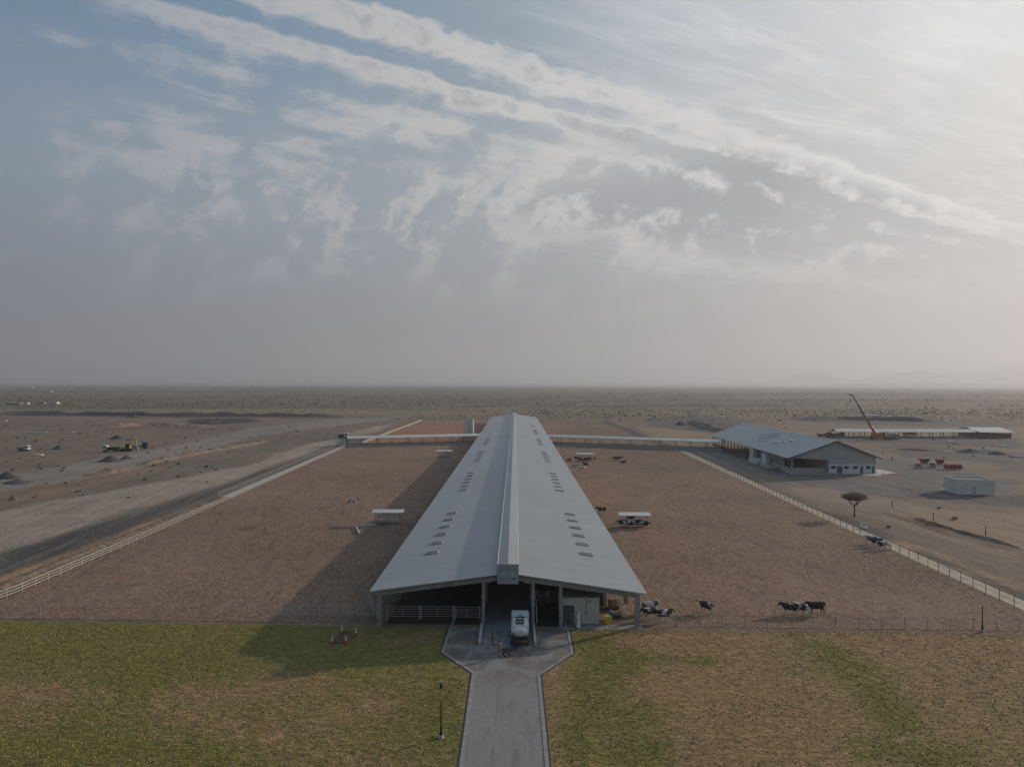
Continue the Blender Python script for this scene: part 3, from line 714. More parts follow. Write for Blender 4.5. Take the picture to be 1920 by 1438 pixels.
# ------------------------------------------------------------------ fences and gates
def gate(p0, p1, zt, zb, nr, label, group=None, name='gate', mid=1, cat='gate', m=None, post=.11):
    m = m or M['rail']
    p0, p1 = Vector(p0).to_2d(), Vector(p1).to_2d(); c = (p0+p1)/2; L = (p1-p0).length; a = math.atan2(*(p1-p0).yx)
    e = empty(name, (c.x, c.y, 0), a, label, cat, group)
    for s_ in (-1, 1): MB().box(s_*L/2-post/2, s_*L/2+post/2, -post/2, post/2, 0, zt+.12).build('post', m, e)
    for k in range(nr):
        z = zb+(zt-zb)*k/(nr-1); MB().cyl((-L/2+post/2, 0, z), (L/2-post/2, 0, z), .035, n=6).build('rail', m, e)
    for k in range(mid):
        x = -L/2+L*(k+1)/(mid+1); MB().box(x-.03, x+.03, -.045, .045, zb, zt).build('upright', m, e)
    return e
def GX(px, y): return ((px-960)/FPX*y, y)
gate(GX(641, 82.2), GX(708, 81.8), 1.45, .35, 5, 'five-rail pale gate just left of the barn\'s front left column', 'rail gates across the barn front')
gate(GX(726, 81.4), GX(788, 81.4), 1.45, .35, 5, 'five-rail pale gate under the barn beside the left column', 'rail gates across the barn front')
gate(GX(791, 81.4), GX(851, 81.4), 1.45, .35, 5, 'middle five-rail pale gate of the three under the barn', 'rail gates across the barn front')
gate(GX(854, 81.3), GX(901, 81.2), 1.45, .35, 5, 'shorter five-rail pale gate beside the truck lane, across the dark pen', 'rail gates across the barn front')
gate(GX(1006, 86.5), GX(1047, 86.4), 1.7, .45, 5, 'pale rail gate inside the dark bay right of the truck', 'rail gates inside')
gate((2.85, 80.0), (2.9, 82.2), 1.9, .3, 5, 'narrow rail gate swung open against the right lane column', 'rail gates inside', mid=0)
b0 = P(676, 1152); gate((-17.6, 87.0), (-15.9, 82.4), 1.45, .5, 3, 'short pale rail fence running back from the barn\'s left column', None, 'fence', 0, 'fence')
gate((14.95, 79.3), (18.35, 79.2), 1.35, .3, 4, 'pale rail gate right of the barn with two cows behind it', 'rail gates across the barn front', mid=2)
gate((-26.7, 81.9), (-19.9, 82.1), 1.3, .35, 3, 'three-rail pale fence panel left of the five-rail gate', None, 'fence', 2, 'fence')

def fence(name, pts, posth, step, rails, label, cat='fence', m=None, pw=.07, railr=.022, maxp=100, mesh=None, start=0.0):
    """posts as parts, each rail line as one part"""
    m = m or M['rail']
    e = empty(name, (*pts[0], 0), 0, label, cat); o0 = Vector((*pts[0], 0))
    pm = MB().box(-pw/2, pw/2, -pw/2, pw/2, 0, posth).mesh('post', m)
    segs = [(Vector(a), Vector(b)) for a, b in zip(pts[:-1], pts[1:])]; tot = sum((b-a).length for a, b in segs)
    n = int(tot/step); k = 0
    for i in range(n+1):
        s_ = i*step; 
        for a, b in segs:
            L = (b-a).length
            if s_ <= L+1e-6: break
            s_ -= L
        p = a+(b-a).normalized()*min(s_, L)
        if k < maxp: link('post', pm, e, (p.x-o0.x, p.y-o0.y, 0)); k += 1
    for z in rails:
        mb = MB()
        for a, b in segs: mb.bar((a.x-o0.x, a.y-o0.y, z), (b.x-o0.x, b.y-o0.y, z), railr*2, railr*2.4)
        mb.build('rail', m, e)
    return e
M['fpost'] = mat('weathered_fence_post', (.24, .21, .18), .8, var=.15, scale=3)
M['fpostd'] = mat('brown_fence_post', (.12, .09, .07), .85, var=.2, scale=3)
fence('fence', [(-19.95, 82.25), (-64.7, 81.25)], 1.28, 2.62, (.25, .55, .85, 1.15), 'thin wire fence between the left pen and the lawn', m=M['fpost'], pw=.055, railr=.008)
fence('fence', [(18.5, 79.35), (62.0, 78.1)], 1.25, 2.5, (.25, .5, .75, 1.0, 1.2), 'thin wire fence between the right pen and the lawn', m=M['fpost'], pw=.05, railr=.009)
LF = [tuple(P(26, 1116)[:2]), tuple(P(126, 1072.5)[:2]), tuple(P(286, 1002.5)[:2]), tuple(P(650, 838)[:2])]
LF = [(-64.6, 81.3)]+LF
fence('fence', LF, 1.15, 2.62, (.35, .7, 1.08), 'long pale three-rail fence down the left edge of the left pen', m=M['rail'], pw=.09, railr=.034, maxp=96)
a = P(440, 932); fence('fence', [(a.x-4.0, a.y), (-73.6, 300)], 1.3, 2.8, (.3, .62, .94, 1.25), 'outer four-rail fence of the cattle race beside the left pen', m=M['fpost'], pw=.08, railr=.03)
mb = MB(); mb.add([(a.x-3.4, a.y, .02), (a.x-.4, a.y, .02), (-70.2, 300, .02), (-73.0, 300, .02)], [(0, 1, 2, 3)]); tag(mb.build('race_path', M['concl']), kind='structure')
RF = [(60.9, 78.1), tuple(P(1902, 1139.5)[:2]), tuple(P(1705, 1047)[:2]), tuple(P(1503, 953.5)[:2]), tuple(P(1270, 845)[:2])]
fence('fence', RF, 1.5, 2.72, (.2, .85, 1.45), 'long wire fence on brown posts down the right edge of the right pen', m=M['fpostd'], pw=.06, railr=.01, maxp=96)
mb = MB(); q0 = Vector(RF[0]); 
mb.add([(61.1, 78.2, .012), (63.9, 78.2, .012), (65.6, 154.8, .012), (63.1, 154.8, .012)], [(0, 1, 2, 3)])
mb.add([(63.1, 154.8, .012), (65.6, 154.8, .012), (70.6, 288, .012), (67.2, 288, .012)], [(0, 1, 2, 3)])
tag(mb.build('verge', mat('pale_sandy_verge', (.42, .335, .25), .95, var=.2, scale=.6, bump=.04)), kind='structure')
fence('fence', [(66.4, 155), (71.4, 284)], 1.3, 3.2, (.4, .8, 1.2), 'outer thin rail fence beside the yard near the milking building', m=M['steel'], pw=.05, railr=.02)
a, b = P(735, 812), P(790, 790); fence('fence', [(-66.0, 312), (-64.2, 505)], 1.2, 4, (.4, .8, 1.15), 'pale rail fence of the far left pen behind the walkway', m=M['rail'], pw=.12, railr=.09)
fence('fence', [(67.3, 300), (67.3, 510)], 1.2, 4, (.4, .8, 1.15), 'pale rail fence of the far right pen behind the walkway', m=M['fpost'], pw=.12, railr=.07)

# sandy bank beyond the left fence
def bank(name, pts, wid, hgt, m, label, cat, seed, step=1.0):
    rr = random.Random(seed); mb = MB(); rows = []
    P2 = [Vector(p) for p in pts]; sp = []
    for a, b in zip(P2[:-1], P2[1:]):
        n = max(1, int((b-a).length/step)); sp += [a+(b-a)*i/n for i in range(n)]
    sp.append(P2[-1]); n = len(sp); K = 7
    for i, p in enumerate(sp):
        d = (sp[min(i+1, n-1)]-sp[max(i-1, 0)]).normalized(); nr = Vector((-d.y, d.x)); en = min(1, i/3, (n-1-i)/3)
        ww = wid*(.75+.5*rr.random()); hh_ = hgt*(.6+.8*rr.random())*en
        for k in range(K):
            t = -1+2*k/(K-1); q = p+nr*(t*ww/2)+Vector((rr.uniform(-.15, .15), rr.uniform(-.15, .15)))*step
            mb.v.append((q.x, q.y, -.05+max(0, (1-abs(t)**1.6))*hh_*(.8+.4*rr.random())))
    for i in range(n-1):
        for k in range(K-1):
            a = i*K+k; mb.f.append((a, a+1, a+K+1, a+K)); mb.mi.append(0)
    return tag(mb.build(name, m, smooth=True), label, cat)
bank('earth_bank', [(-70, 79), (-67.2, 90), (-67.3, 105), (-67.0, 125), (-68.0, 160)], 2.6, .45, M['earth'], 'low sandy earth bank along the outside of the left fence', 'bank', 1)
bank('earth_bank', W2([(0, 778), (150, 777), (300, 779), (470, 780), (640, 780)]), 14, 2.2, M['gravel'], 'long dark earth bank across the far left plain', 'bank', 2, 8)
bank('earth_bank', W2([(260, 873), (330, 858), (400, 846), (470, 834), (500, 828)]), 5, 1.1, M['earth'], 'broken brown earth bank between the two dirt roads on the left', 'bank', 3, 2)
bank('earth_bank', W2([(160, 893), (215, 885), (250, 878)]), 6, 1.2, M['earth'], 'short lumpy brown earth bank below the grey gravel heap on the left', 'bank', 4, 2)
bank('earth_bank', W2([(1480, 787), (1570, 786), (1680, 789), (1780, 792)]), 14, 2.6, M['gravel'], 'dark earth bank behind the crane', 'bank', 5, 6)
bank('earth_bank', W2([(1275, 796), (1300, 794), (1340, 806), (1375, 812)]), 12, 2.2, M['gravel'], 'dark gravel bank behind the milking building', 'bank', 6, 4)
bank('earth_bank', W2([(1660, 842), (1730, 845), (1790, 846)]), 7, .9, M['earth'], 'low brown earth bank in front of the far shed', 'bank', 8, 3)
bank('earth_bank', W2([(1705, 968), (1760, 985), (1830, 1005), (1925, 1030)]), 1.6, .4, M['earth'], 'thin brown earth ridge across the right hand yard', 'bank', 9, 1.5)
bank('earth_bank', W2([(190, 802), (260, 798), (340, 798), (400, 801)]), 12, 1.6, mat('reddish_earth', (.27, .17, .12), .95, var=.4, scale=.3, bump=.4, bscale=.8), 'lumpy reddish earth bank on the far left plain', 'bank', 10, 4)
def heap(px, py, wpx, hpx, m, label, seed, cat='heap', name='gravel_heap'):
    c = P(px, py); k = c.y/FPX; r0 = wpx*k/2; h = hpx*k*1.1; rr = random.Random(seed); mb = MB(); n, L = 26, 7
    ph = [rr.uniform(0, 6.3) for _ in range(4)]
    for j in range(L):
        t = j/(L-1)
        for i in range(n):
            a = 2*math.pi*i/n; w = 1+.13*math.sin(2*a+ph[0])+.08*math.sin(3*a+ph[1])+rr.uniform(-.04, .04)
            rad = r0*w*(1-t)**.85; mb.v.append((rad*math.cos(a), rad*math.sin(a)*.8, h*t**1.15*(1+.08*math.sin(a+ph[2]))-.03))
    for j in range(L-1):
        for i in range(n): a = j*n+i; b = j*n+(i+1) % n; mb.f.append((a, b, b+n, a+n)); mb.mi.append(0)
    return tag(mb.build(name, m, loc=c, smooth=True), label, cat)
heap(208, 865, 44, 10, M['gravel'], 'big dark grey gravel heap in front of the excavator', 1)
heap(236, 861, 26, 7, M['gravel'], 'smaller gravel heap touching the right side of the big grey heap', 2)
M['ggravel'] = mat('greenish_gravel', (.075, .085, .07), .95, var=.25, scale=2, bump=.1)
heap(219, 823, 26, 7, M['ggravel'], 'greenish grey heap behind the excavator', 3)
heap(12, 897, 46, 12, M['gravel'], 'dark heap at the left edge of the picture beside the dirt road', 4)
heap(34, 905, 60, 6, M['gravel'], 'flat dark heap in front of the heap at the left edge', 5)
heap(112, 842, 34, 7, M['gravel'], 'low dark heap right of the white pickup', 6)
heap(25, 937, 20, 8, M['earth'], 'small brown heap on the lower left dirt', 7)
heap(395, 793, 44, 5, M['gravel'], 'wide black heap on the far left plain', 8)
heap(425, 794, 30, 4, M['gravel'], 'black heap right of the wide black heap', 9)
heap(1820, 848, 60, 7, M['gravel'], 'wide grey gravel heap before the far right shed', 10)
heap(1870, 852, 46, 6, M['gravel'], 'grey gravel heap at the right edge beside the wide one', 11)
heap(250, 782, 30, 5, M['ggravel'], 'greenish heap on the dark bank of the far left plain', 12)
heap(1277, 797, 24, 7, M['gravel'], 'dark heap with a pale post near the milking building', 13)
heap(1140, 783, 30, 2.5, M['gravel'], 'flat dark heap behind the far right pen', 14)

# ------------------------------------------------------------------ shade shelters
def shelter(px, py, label, tilt):
    c = P(px, py); e = empty('shade_shelter', c, 0, label, 'shelter', 'shade shelters in the pens')
    w, dpt, h0, h1 = 3.0, 1.15, 2.25, 2.5
    mb = MB(); mb.hexa([(-w, -dpt, h0-.07), (w, -dpt, h0-.07), (w, dpt, h1-.07), (-w, dpt, h1-.07)], [(-w, -dpt, h0), (w, -dpt, h0), (w, dpt, h1), (-w, dpt, h1)]); mb.build('roof', M['roofw'], e)
    for x in (-2.3, 2.3):
        MB().cyl((x, -.9, 0), (x, -.9, h0-.0), .06, n=8).build('pole', M['steel'], e)
        MB().cyl((x, .9, 0), (x, .9, h1-.12), .06, n=8).build('pole', M['steel'], e)
    for z, nm in ((1.15, 'rail'), (1.55, 'rail')): MB().cyl((-2.24, .9, z), (2.24, .9, z), .04, n=6).build(nm, M['steel'], e)
    mb = MB(); mb.box(-1.9, 1.9, -.35, .35, .25, .75); mb.box(-1.9, -1.8, -.3, .3, 0, .25); mb.box(1.8, 1.9, -.3, .3, 0, .25); mb.build('trough', M['concl'], e)
    return e
shelter(728, 981, 'near shade shelter with cream roof and trough in the left pen', 0)
shelter(833, 857, 'distant shade shelter in the far part of the left pen', 0)
shelter(1190, 987, 'near shade shelter with cream roof over cows in the right pen', 0)
shelter(1096, 863, 'distant shade shelter with a herd around it in the right pen', 0)
pw = [tuple(P(706, 985)[:2]), tuple(P(668, 989)[:2]), tuple(P(674, 1003)[:2])]
mb = MB(); ribbon(mb, pw, -.14, .14, 0, .32); tag(mb.build('water_pipe', M['concl']), 'bent pale water pipe on the soil beside the near left shelter', 'pipe')

# ------------------------------------------------------------------ covered walkways
def walkway(A, Bp, label, wall_to=1.0):
    A, Bp = Vector(A), Vector(Bp); L = (Bp-A).length; a = math.atan2(*(Bp-A).yx); c = (A+Bp)/2
    e = empty('covered_walkway', (c.x, c.y, 0), a, label, 'walkway', 'covered walkways joining the barn')
    for s_ in (-1, 1):
        mb = MB(); y0, y1 = (-3.4, -.03) if s_ < 0 else (.03, 3.4); z = lambda y: 4.35-.85*abs(y)/3.4
        mb.hexa([(-L/2, y0, z(y0)-.08), (L/2, y0, z(y0)-.08), (L/2, y1, z(y1)-.08), (-L/2, y1, z(y1)-.08)], [(-L/2, y0, z(y0)), (L/2, y0, z(y0)), (L/2, y1, z(y1)), (-L/2, y1, z(y1))])
        mb.build('roof', M['roofw'], e)
    MB().bar((-L/2, -3.42, 3.47), (L/2, -3.42, 3.47), .05, .14).build('gutter', M['steel'], e)
    n = int(L/6); pm = MB().box(-.1, .1, -.1, .1, 0, 3.5).mesh('post', M['fpostd'])
    for i in range(n+1):
        for y in (-2.9, 2.9): link('post', pm, e, (-L/2+.3+(L-.6)*i/n, y, 0))
    mb = MB(); mb.box(-L/2, L/2, -3.3, -3.05, 0, .75); mb.build('side_wall', M['concl'], e)
    mb = MB(); mb.box(-L/2, L/2, 3.05, 3.3, 0, .75); mb.build('side_wall', M['concl'], e)
    for z_ in (1.1, 1.5): MB().bar((-L/2, -3.17, z_), (L/2, -3.17, z_), .05, .07).build('rail', M['fpostd'], e)
    return e
walkway((-70.5, 303.5), (-14.6, 322), 'left covered walkway with pale roof from the barn to the race')
walkway((14.9, 318.5), (86.5, 290.5), 'right covered walkway with pale roof from the barn to the milking building')

# silos
sil = MB()
def silo(x, y, label):
    e = empty('feed_silo', (x, y, 0), 0, label, 'silo', 'white feed silos'); 
    MB().cyl((0, 0, 1.3), (0, 0, 9.2), 1.15, n=20).build('tank', M['white'], e, smooth=False)
    MB().cyl((0, 0, 9.2), (0, 0, 9.9), 1.15, .3, n=20).build('cap', M['steel'], e); MB().cyl((0, 0, .5), (0, 0, 1.3), .25, 1.15, n=20).build('hopper', M['white'], e)
    for sx_, sy_ in ((-1, -1), (1, -1), (1, 1), (-1, 1)): MB().box(sx_*.72-.07, sx_*.72+.07, sy_*.72-.07, sy_*.72+.07, 0, 1.4).build('leg', M['steel'], e)
silo(-22.3, 350, 'left one of the two white feed silos behind the walkway')
silo(-19.8, 350, 'right one of the two white feed silos behind the walkway')

# ------------------------------------------------------------------ milking building
mk_ = empty('milking_building', (0, 0, 0), 0, 'large gabled milking building with blue-grey roof in the right yard', 'building')
FX0, FX1, FY, FD = 84.2, 110.2, 215.0, 95.0
def Q(x, y, z=0.0): return Vector((x+(y-FY)*.030, y-(x-97)*.012, z))
mk_.location = Q(97, FY)
def inm(o): o.parent = mk_; o.matrix_parent_inverse = Matrix.Translation(-mk_.location); return o
RX = 98.0; RZ = 10.0; EZ = 4.75
def rq(x): return RZ-(RZ-EZ)*(abs(x-RX)/(RX-83.3) if x < RX else (x-RX)/(111.2-RX))
for x0, x1 in ((83.3, RX-.02), (RX+.02, 111.2)):
    lo = [Q(x0, FY-.9, rq(x0)-.12), Q(x1, FY-.9, rq(x1)-.12), Q(x1, FY+FD, rq(x1)-.12), Q(x0, FY+FD, rq(x0)-.12)]
    inm(MB().hexa(lo, [p+Vector((0, 0, .12)) for p in lo]).build('roof', M['roofp']))
mb = MB(); mb.bar(Q(RX, FY-.95, RZ+.03), Q(RX, FY+FD, RZ+.03), .5, .08); inm(mb.build('ridge_cap', M['white']))
mb = MB(); mb.bar(Q(83.3, FY-.97, EZ-.12), Q(RX, FY-.97, RZ-.12), .08, .35); mb.bar(Q(RX, FY-.971, RZ-.12), Q(111.2, FY-.971, EZ-.12), .08, .35); inm(mb.build('verge_trim', M['greyd']))
# gable cladding (with open bay left below)
def wallpoly(pts, y, th=.2):
    n = len(pts); f = [Q(x, y, z) for x, z in pts]; b = [Q(x, y+th, z) for x, z in pts]
    return MB().add(f+b, [tuple(range(n)), tuple(range(2*n-1, n-1, -1))]+[(i, n+i, n+(i+1) % n, (i+1) % n) for i in range(n)])
inm(wallpoly([(85.0, 4.7), (95.8, 4.2), (95.8, 3.0), (110.0, 3.0), (110.0, rq(110)-.15), (RX, RZ-.2), (85.0, rq(85)-.15)], FY).build('gable_wall', M['clad']))
inm(wallpoly([(96.0, 0), (110.0, 0), (110.0, 2.99), (96.0, 2.99)], FY+.05).build('front_wall', M['white']))
def hole(x0, x1, z0, z1, kind):
    m = M['glass'] if kind == 'window' else M['greyd']
    o = inm(wallpoly([(x0, z0), (x1, z0), (x1, z1), (x0, z1)], FY-.03, .07).build(kind, m))
for x0, x1 in ((96.6, 97.9), (100.6, 101.9), (103.2, 104.5), (107.2, 108.4)): hole(x0, x1, 1.55, 2.35, 'window')
for x0, x1 in ((98.3, 100.0), (105.4, 106.2), (108.9, 109.6)): hole(x0, x1, 0.02, 2.3, 'door')
for x0, x1 in ((98.6, 99.8), (105.3, 106.3), (107.9, 108.4)):
    inm(wallpoly([(x0, 2.72), (x1, 2.72), (x1, 2.86), (x0, 2.86)], FY-.16, .13).build('awning', M['white']))
inm(wallpoly([(96.0, 0), (96.0, 3.0), (96.0, 3.0), (96.0, 0)][:3], FY+1).build('corner', M['conc'])) if False else None
mb = MB(); lo = [Q(95.8, FY+.26), Q(96.0, FY+.26), Q(96.0, FY+40), Q(95.8, FY+40)]; mb.hexa(lo, [p+Vector((0, 0, 4.6)) for p in lo]); inm(mb.build('bay_side_wall', M['cream']))
mb = MB(); lo = [Q(85.4, FY+26), Q(95.8, FY+26), Q(95.8, FY+26.3), Q(85.4, FY+26.3)]; mb.hexa(lo, [p+Vector((0, 0, 4.6)) for p in lo]); inm(mb.build('bay_back_wall', M['brick']))
mb = MB(); lo = [Q(109.8, FY+.26), Q(110.0, FY+.26), Q(110.0, FY+FD-1), Q(109.8, FY+FD-1)]; mb.hexa(lo, [p+Vector((0, 0, 4.9)) for p in lo]); inm(mb.build('side_wall', M['clad']))
mb = MB(); lo = [Q(85.2, FY+2.2), Q(95.7, FY+2.2), Q(95.7, FY+2.5), Q(85.2, FY+2.5)]; mb.hexa(lo, [p+Vector((0, 0, 1.5)) for p in lo]); 
lo = [Q(84.9, FY+2.2), Q(85.15, FY+2.2), Q(85.15, FY+20), Q(84.9, FY+20)]; mb.hexa(lo, [p+Vector((0, 0, 1.5)) for p in lo]); inm(mb.build('yard_wall', M['concl']))
mb = MB(); lo = [Q(84.0, FY-1.5, 0), Q(110.5, FY-1.0, 0), Q(110.5, FY+30, 0), Q(84.0, FY+30, 0)]; mb.hexa(lo, [p+Vector((0, 0, .15)) for p in lo]); inm(mb.build('floor_slab', M['concl']))
pm = MB().box(-.15, .15, -.15, .15, 0, EZ-.1).mesh('post', M['concl'])
pmd = MB().box(-.14, .14, -.14, .14, 0, EZ-.1).mesh('post', M['fpostd'])
for y in (FY+.6, FY+8, FY+15): o = link('post', pm); o.location = Q(85.0, y); inm(o)
for i in range(11): o = link('post', pmd); o.location = Q(84.6, FY+47+i*4.6); inm(o)
mb = MB(); mb.bar(Q(84.6, FY+46, .9), Q(84.6, FY+FD-1, .9), .3, .8); inm(mb.build('holding_pen_wall', M['fpostd']))
mb = MB(); lo = [Q(88, FY+30), Q(109.7, FY+30), Q(109.7, FY+46), Q(88, FY+46)]; mb.hexa(lo, [p+Vector((0, 0, 4.5)) for p in lo]); inm(mb.build('parlour_wall', M['cream']))
# side rooms
def room(x0, x1, y0, y1, h, m, nm='annex'):
    mb = MB(); lo = [Q(x0, y0), Q(x1, y0), Q(x1, y1), Q(x0, y1)]; mb.hexa(lo, [p+Vector((0, 0, h)) for p in lo]); return inm(mb.build(nm, m))
room(83.2, 86.8, 234.5, 238.8, 4.0, M['white']); room(83.9, 87.5, 250.0, 254.5, 4.4, M['white']); room(85.2, 88, 238.9, 249.9, 4.2, M['greyd'], 'dark_annex')
room(86.9, 90.5, 229.0, 238.8, 3.9, M['cream'])
for x0, x1, z0, z1, k in ((87.6, 88.4, .9, 2.9, 'door'), (89.0, 90.2, 1.8, 2.6, 'window')):
    o = inm(MB().add([Q(x0, 228.95, z0), Q(x1, 228.95, z0), Q(x1, 228.95, z1), Q(x0, 228.95, z1), Q(x0, 228.99, z0), Q(x1, 228.99, z0), Q(x1, 228.99, z1), Q(x0, 228.99, z1)], [(0, 1, 2, 3), (7, 6, 5, 4), (0, 4, 5, 1), (1, 5, 6, 2), (2, 6, 7, 3), (3, 7, 4, 0)]).build(k, M['glass']))
room(84.6, 85.3, 234.4, 234.48, 2.6, M['greyd'], 'door')
room(80.6, 90.8, 224.5, 234.3, .75, M['conc'], 'loading_platform'); room(81.5, 85.0, 239.2, 247.5, 1.4, M['white'], 'ramp_wall')
# roof ventilator rings, plus white domes that put skylight glints into colour and shape
for i, (px, py) in enumerate([(1429, 820), (1445, 815), (1456, 820), (1468, 819)]):
    t = i
    x, y = 92.0+[-2.6, -.3, 1.0, 2.6][i], 256+[0, 8, 0, 3][i]
    r_ = 1.7; mb = MB()
    for k in range(16):
        a0, a1 = 2*math.pi*k/16, 2*math.pi*(k+1)/16
        p0 = Q(x+r_*math.cos(a0)*.8, y+r_*2.2*math.sin(a0)); p0.z = rq(x+r_*math.cos(a0)*.8)+.06
        p1 = Q(x+r_*math.cos(a1)*.8, y+r_*2.2*math.sin(a1)); p1.z = rq(x+r_*math.cos(a1)*.8)+.06
        mb.bar(p0, p1, .16, .05)
    inm(mb.build('vent_ring', M['conc']))
for x, y in ((89.6, 243), (91.0, 240), (92.4, 237)):
    p = Q(x, y, rq(x)+.15); inm(MB().ball(p, .6, .9, .45).build('skylight_glint', M['white']))
for poly, lb in (([(1621, 889), (1640, 886), (1655, 892), (1659, 893), (1616, 893)], 'triangular pale slab before the doors of the milking building'), ([(1640, 881), (1648, 880), (1680, 888), (1660, 890), (1645, 889)], 'pointed pale slab at the right corner of the milking building')):
    w = [tuple(P(x, y)[:2]) for x, y in poly]; tag(MB().slab(w, 0, .12).build('concrete_slab', M['concl']), lb, 'slab')

# ------------------------------------------------------------------ other buildings
bx = empty('block_house', (0, 0, 0), 0, 'windowless white flat-roofed block building in the right yard', 'building')
c0, c1, c2 = P(1797, 927), P(1866, 928), P(1777, 921); c3 = c1+(c2-c0)*1.3; c2 = c0+(c2-c0)*1.3
lo = [c0, c1, c3, c2]; hgt = 3.7
MB().hexa(lo, [p+Vector((0, 0, hgt-.4)) for p in lo]).build('wall', M['bwhite'], bx)
cc = (c0+c3)/2
def inset(f, z): return [cc+(p-cc)*f+Vector((0, 0, z)) for p in lo]
for i in range(4):
    A, Bq = lo[i], lo[(i+1) % 4]; A2, B2 = inset(.94, 0)[i], inset(.94, 0)[(i+1) % 4]
    MB().hexa([p+Vector((0, 0, hgt-.4)) for p in (A, Bq, B2, A2)], [p+Vector((0, 0, hgt)) for p in (A, Bq, B2, A2)]).build('parapet', M['bwhite'], bx)
MB().hexa(inset(.935, hgt-.39), inset(.935, hgt-.25)).build('roof', M['dark'], bx)
MB().hexa(inset(1.12, 0), inset(1.12, .1)).build('plinth', M['concl'], bx)
d0 = c0+(c1-c0)*.40; d1 = c0+(c1-c0)*.46; v_ = Vector((0, -.05, 0)); MB().hexa([d0+v_, d1+v_, d1-v_*.9, d0-v_*.9], [p+Vector((0, 0, 2.1)) for p in (d0+v_, d1+v_, d1-v_*.9, d0-v_*.9)]).build('door', M['concl'], bx)

sh = empty('long_shed', (0, 0, 0), 0, 'long low open shed with pale roof behind the crane', 'shed')
xa, xb, yy = 165.0, 236.0, 361.0
def shedroof(e, x0, x1, y, w, ez, rzz, m, ends=0):
    for s_ in (-1, 1):
        a, b = (y-w, y-.03) if s_ < 0 else (y+.03, y+w); z = lambda t: rzz-(rzz-ez)*abs(t-y)/w
        MB().hexa([(x0, a, z(a)-.1), (x1, a, z(a)-.1), (x1, b, z(b)-.1), (x0, b, z(b)-.1)], [(x0, a, z(a)), (x1, a, z(a)), (x1, b, z(b)), (x0, b, z(b))]).build('roof', m, e)
shedroof(sh, xa, xb, yy+4, 4.2, 3.0, 4.3, M['roofw'])
pm = MB().box(-.15, .15, -.15, .15, 0, 3.0).mesh('post', M['fpost'])
for i in range(13): link('post', pm, sh, (xa+.5+(xb-xa-1)*i/12, yy+.3, 0)); link('post', pm, sh, (xa+.5+(xb-xa-1)*i/12, yy+7.6, 0))
MB().box(xa, xb, yy-.2, yy+.1, 0, .8).build('low_wall', M['conc'], sh)
sh2 = empty('wide_shed', (0, 0, 0), 0, 'wide pale-roofed shed at the right end of the long shed', 'shed')
shedroof(sh2, 236.4, 254, yy+9, 11, 3.1, 5.0, M['roofw'])
MB().box(237, 253.4, yy, yy+17, 0, 2.4).build('wall', M['brick'], sh2)
for i in range(5): link('post', pm, sh2, (237+i*4, yy-.6, 0))
sb = empty('small_outbuilding', (0, 0, 0), 0, 'small pale blue-white outbuilding with two dark doors far behind the crane', 'building')
c = P(1640, 788); MB().box(c.x-6, c.x+6, c.y, c.y+6, 0, 3.6).build('wall', M['white'], sb); MB().box(c.x-6.3, c.x+6.3, c.y-.3, c.y+6.3, 3.6, 3.8).build('roof', M['roofw'], sb)
MB().box(c.x-.8, c.x+1.6, c.y-.08, c.y-.01, .05, 2.7).build('door', M['greyd'], sb); MB().box(c.x+3.4, c.x+4.6, c.y-.08, c.y-.01, .05, 2.7).build('door', M['greyd'], sb)
def farhouse(px, py, wpx, hpx, label, m, seed, group=None):
    c = P(px, py); k = c.y/FPX; w, h = wpx*k, hpx*k
    e = empty('farm_house', c, 0, label, 'building', group)
    MB().box(-w/2, w/2, 0, w*.5, 0, h).build('wall', m, e); MB().box(-w/2-.3, w/2+.3, -.3, w*.5+.3, h, h+.25).build('roof', M['concl'], e)
    for x in (-.3, .1, .32): MB().box(x*w, x*w+w*.09, -.08, -.01, h*.35, h*.75).build('window', M['glass'], e)
farhouse(98, 758, 17, 4, 'white house at the right end of the far left farmstead', M['white'], 1)
farhouse(46, 758, 12, 2.6, 'low white house in the middle of the far left farmstead', M['white'], 2)
farhouse(24, 759, 24, 3, 'brown walled yard building at the left end of the far left farmstead', M['brick'], 3)
farhouse(75, 757, 14, 3, 'grey house between the two white houses of the far left farmstead', M['conc'], 4)
farhouse(90, 735, 10, 1.6, 'tiny pale house near the left horizon, above the white farmhouse', M['white'], 5)
farhouse(55, 727, 9, 1.4, 'tiny pale house on the left horizon', M['white'], 6)
farhouse(115, 725, 9, 1.6, 'tiny pale house on the horizon right of its twin on the left', M['concl'], 7)
farhouse(275, 724, 10, 1.6, 'tiny pale building on the horizon above the excavator', M['concl'], 8)

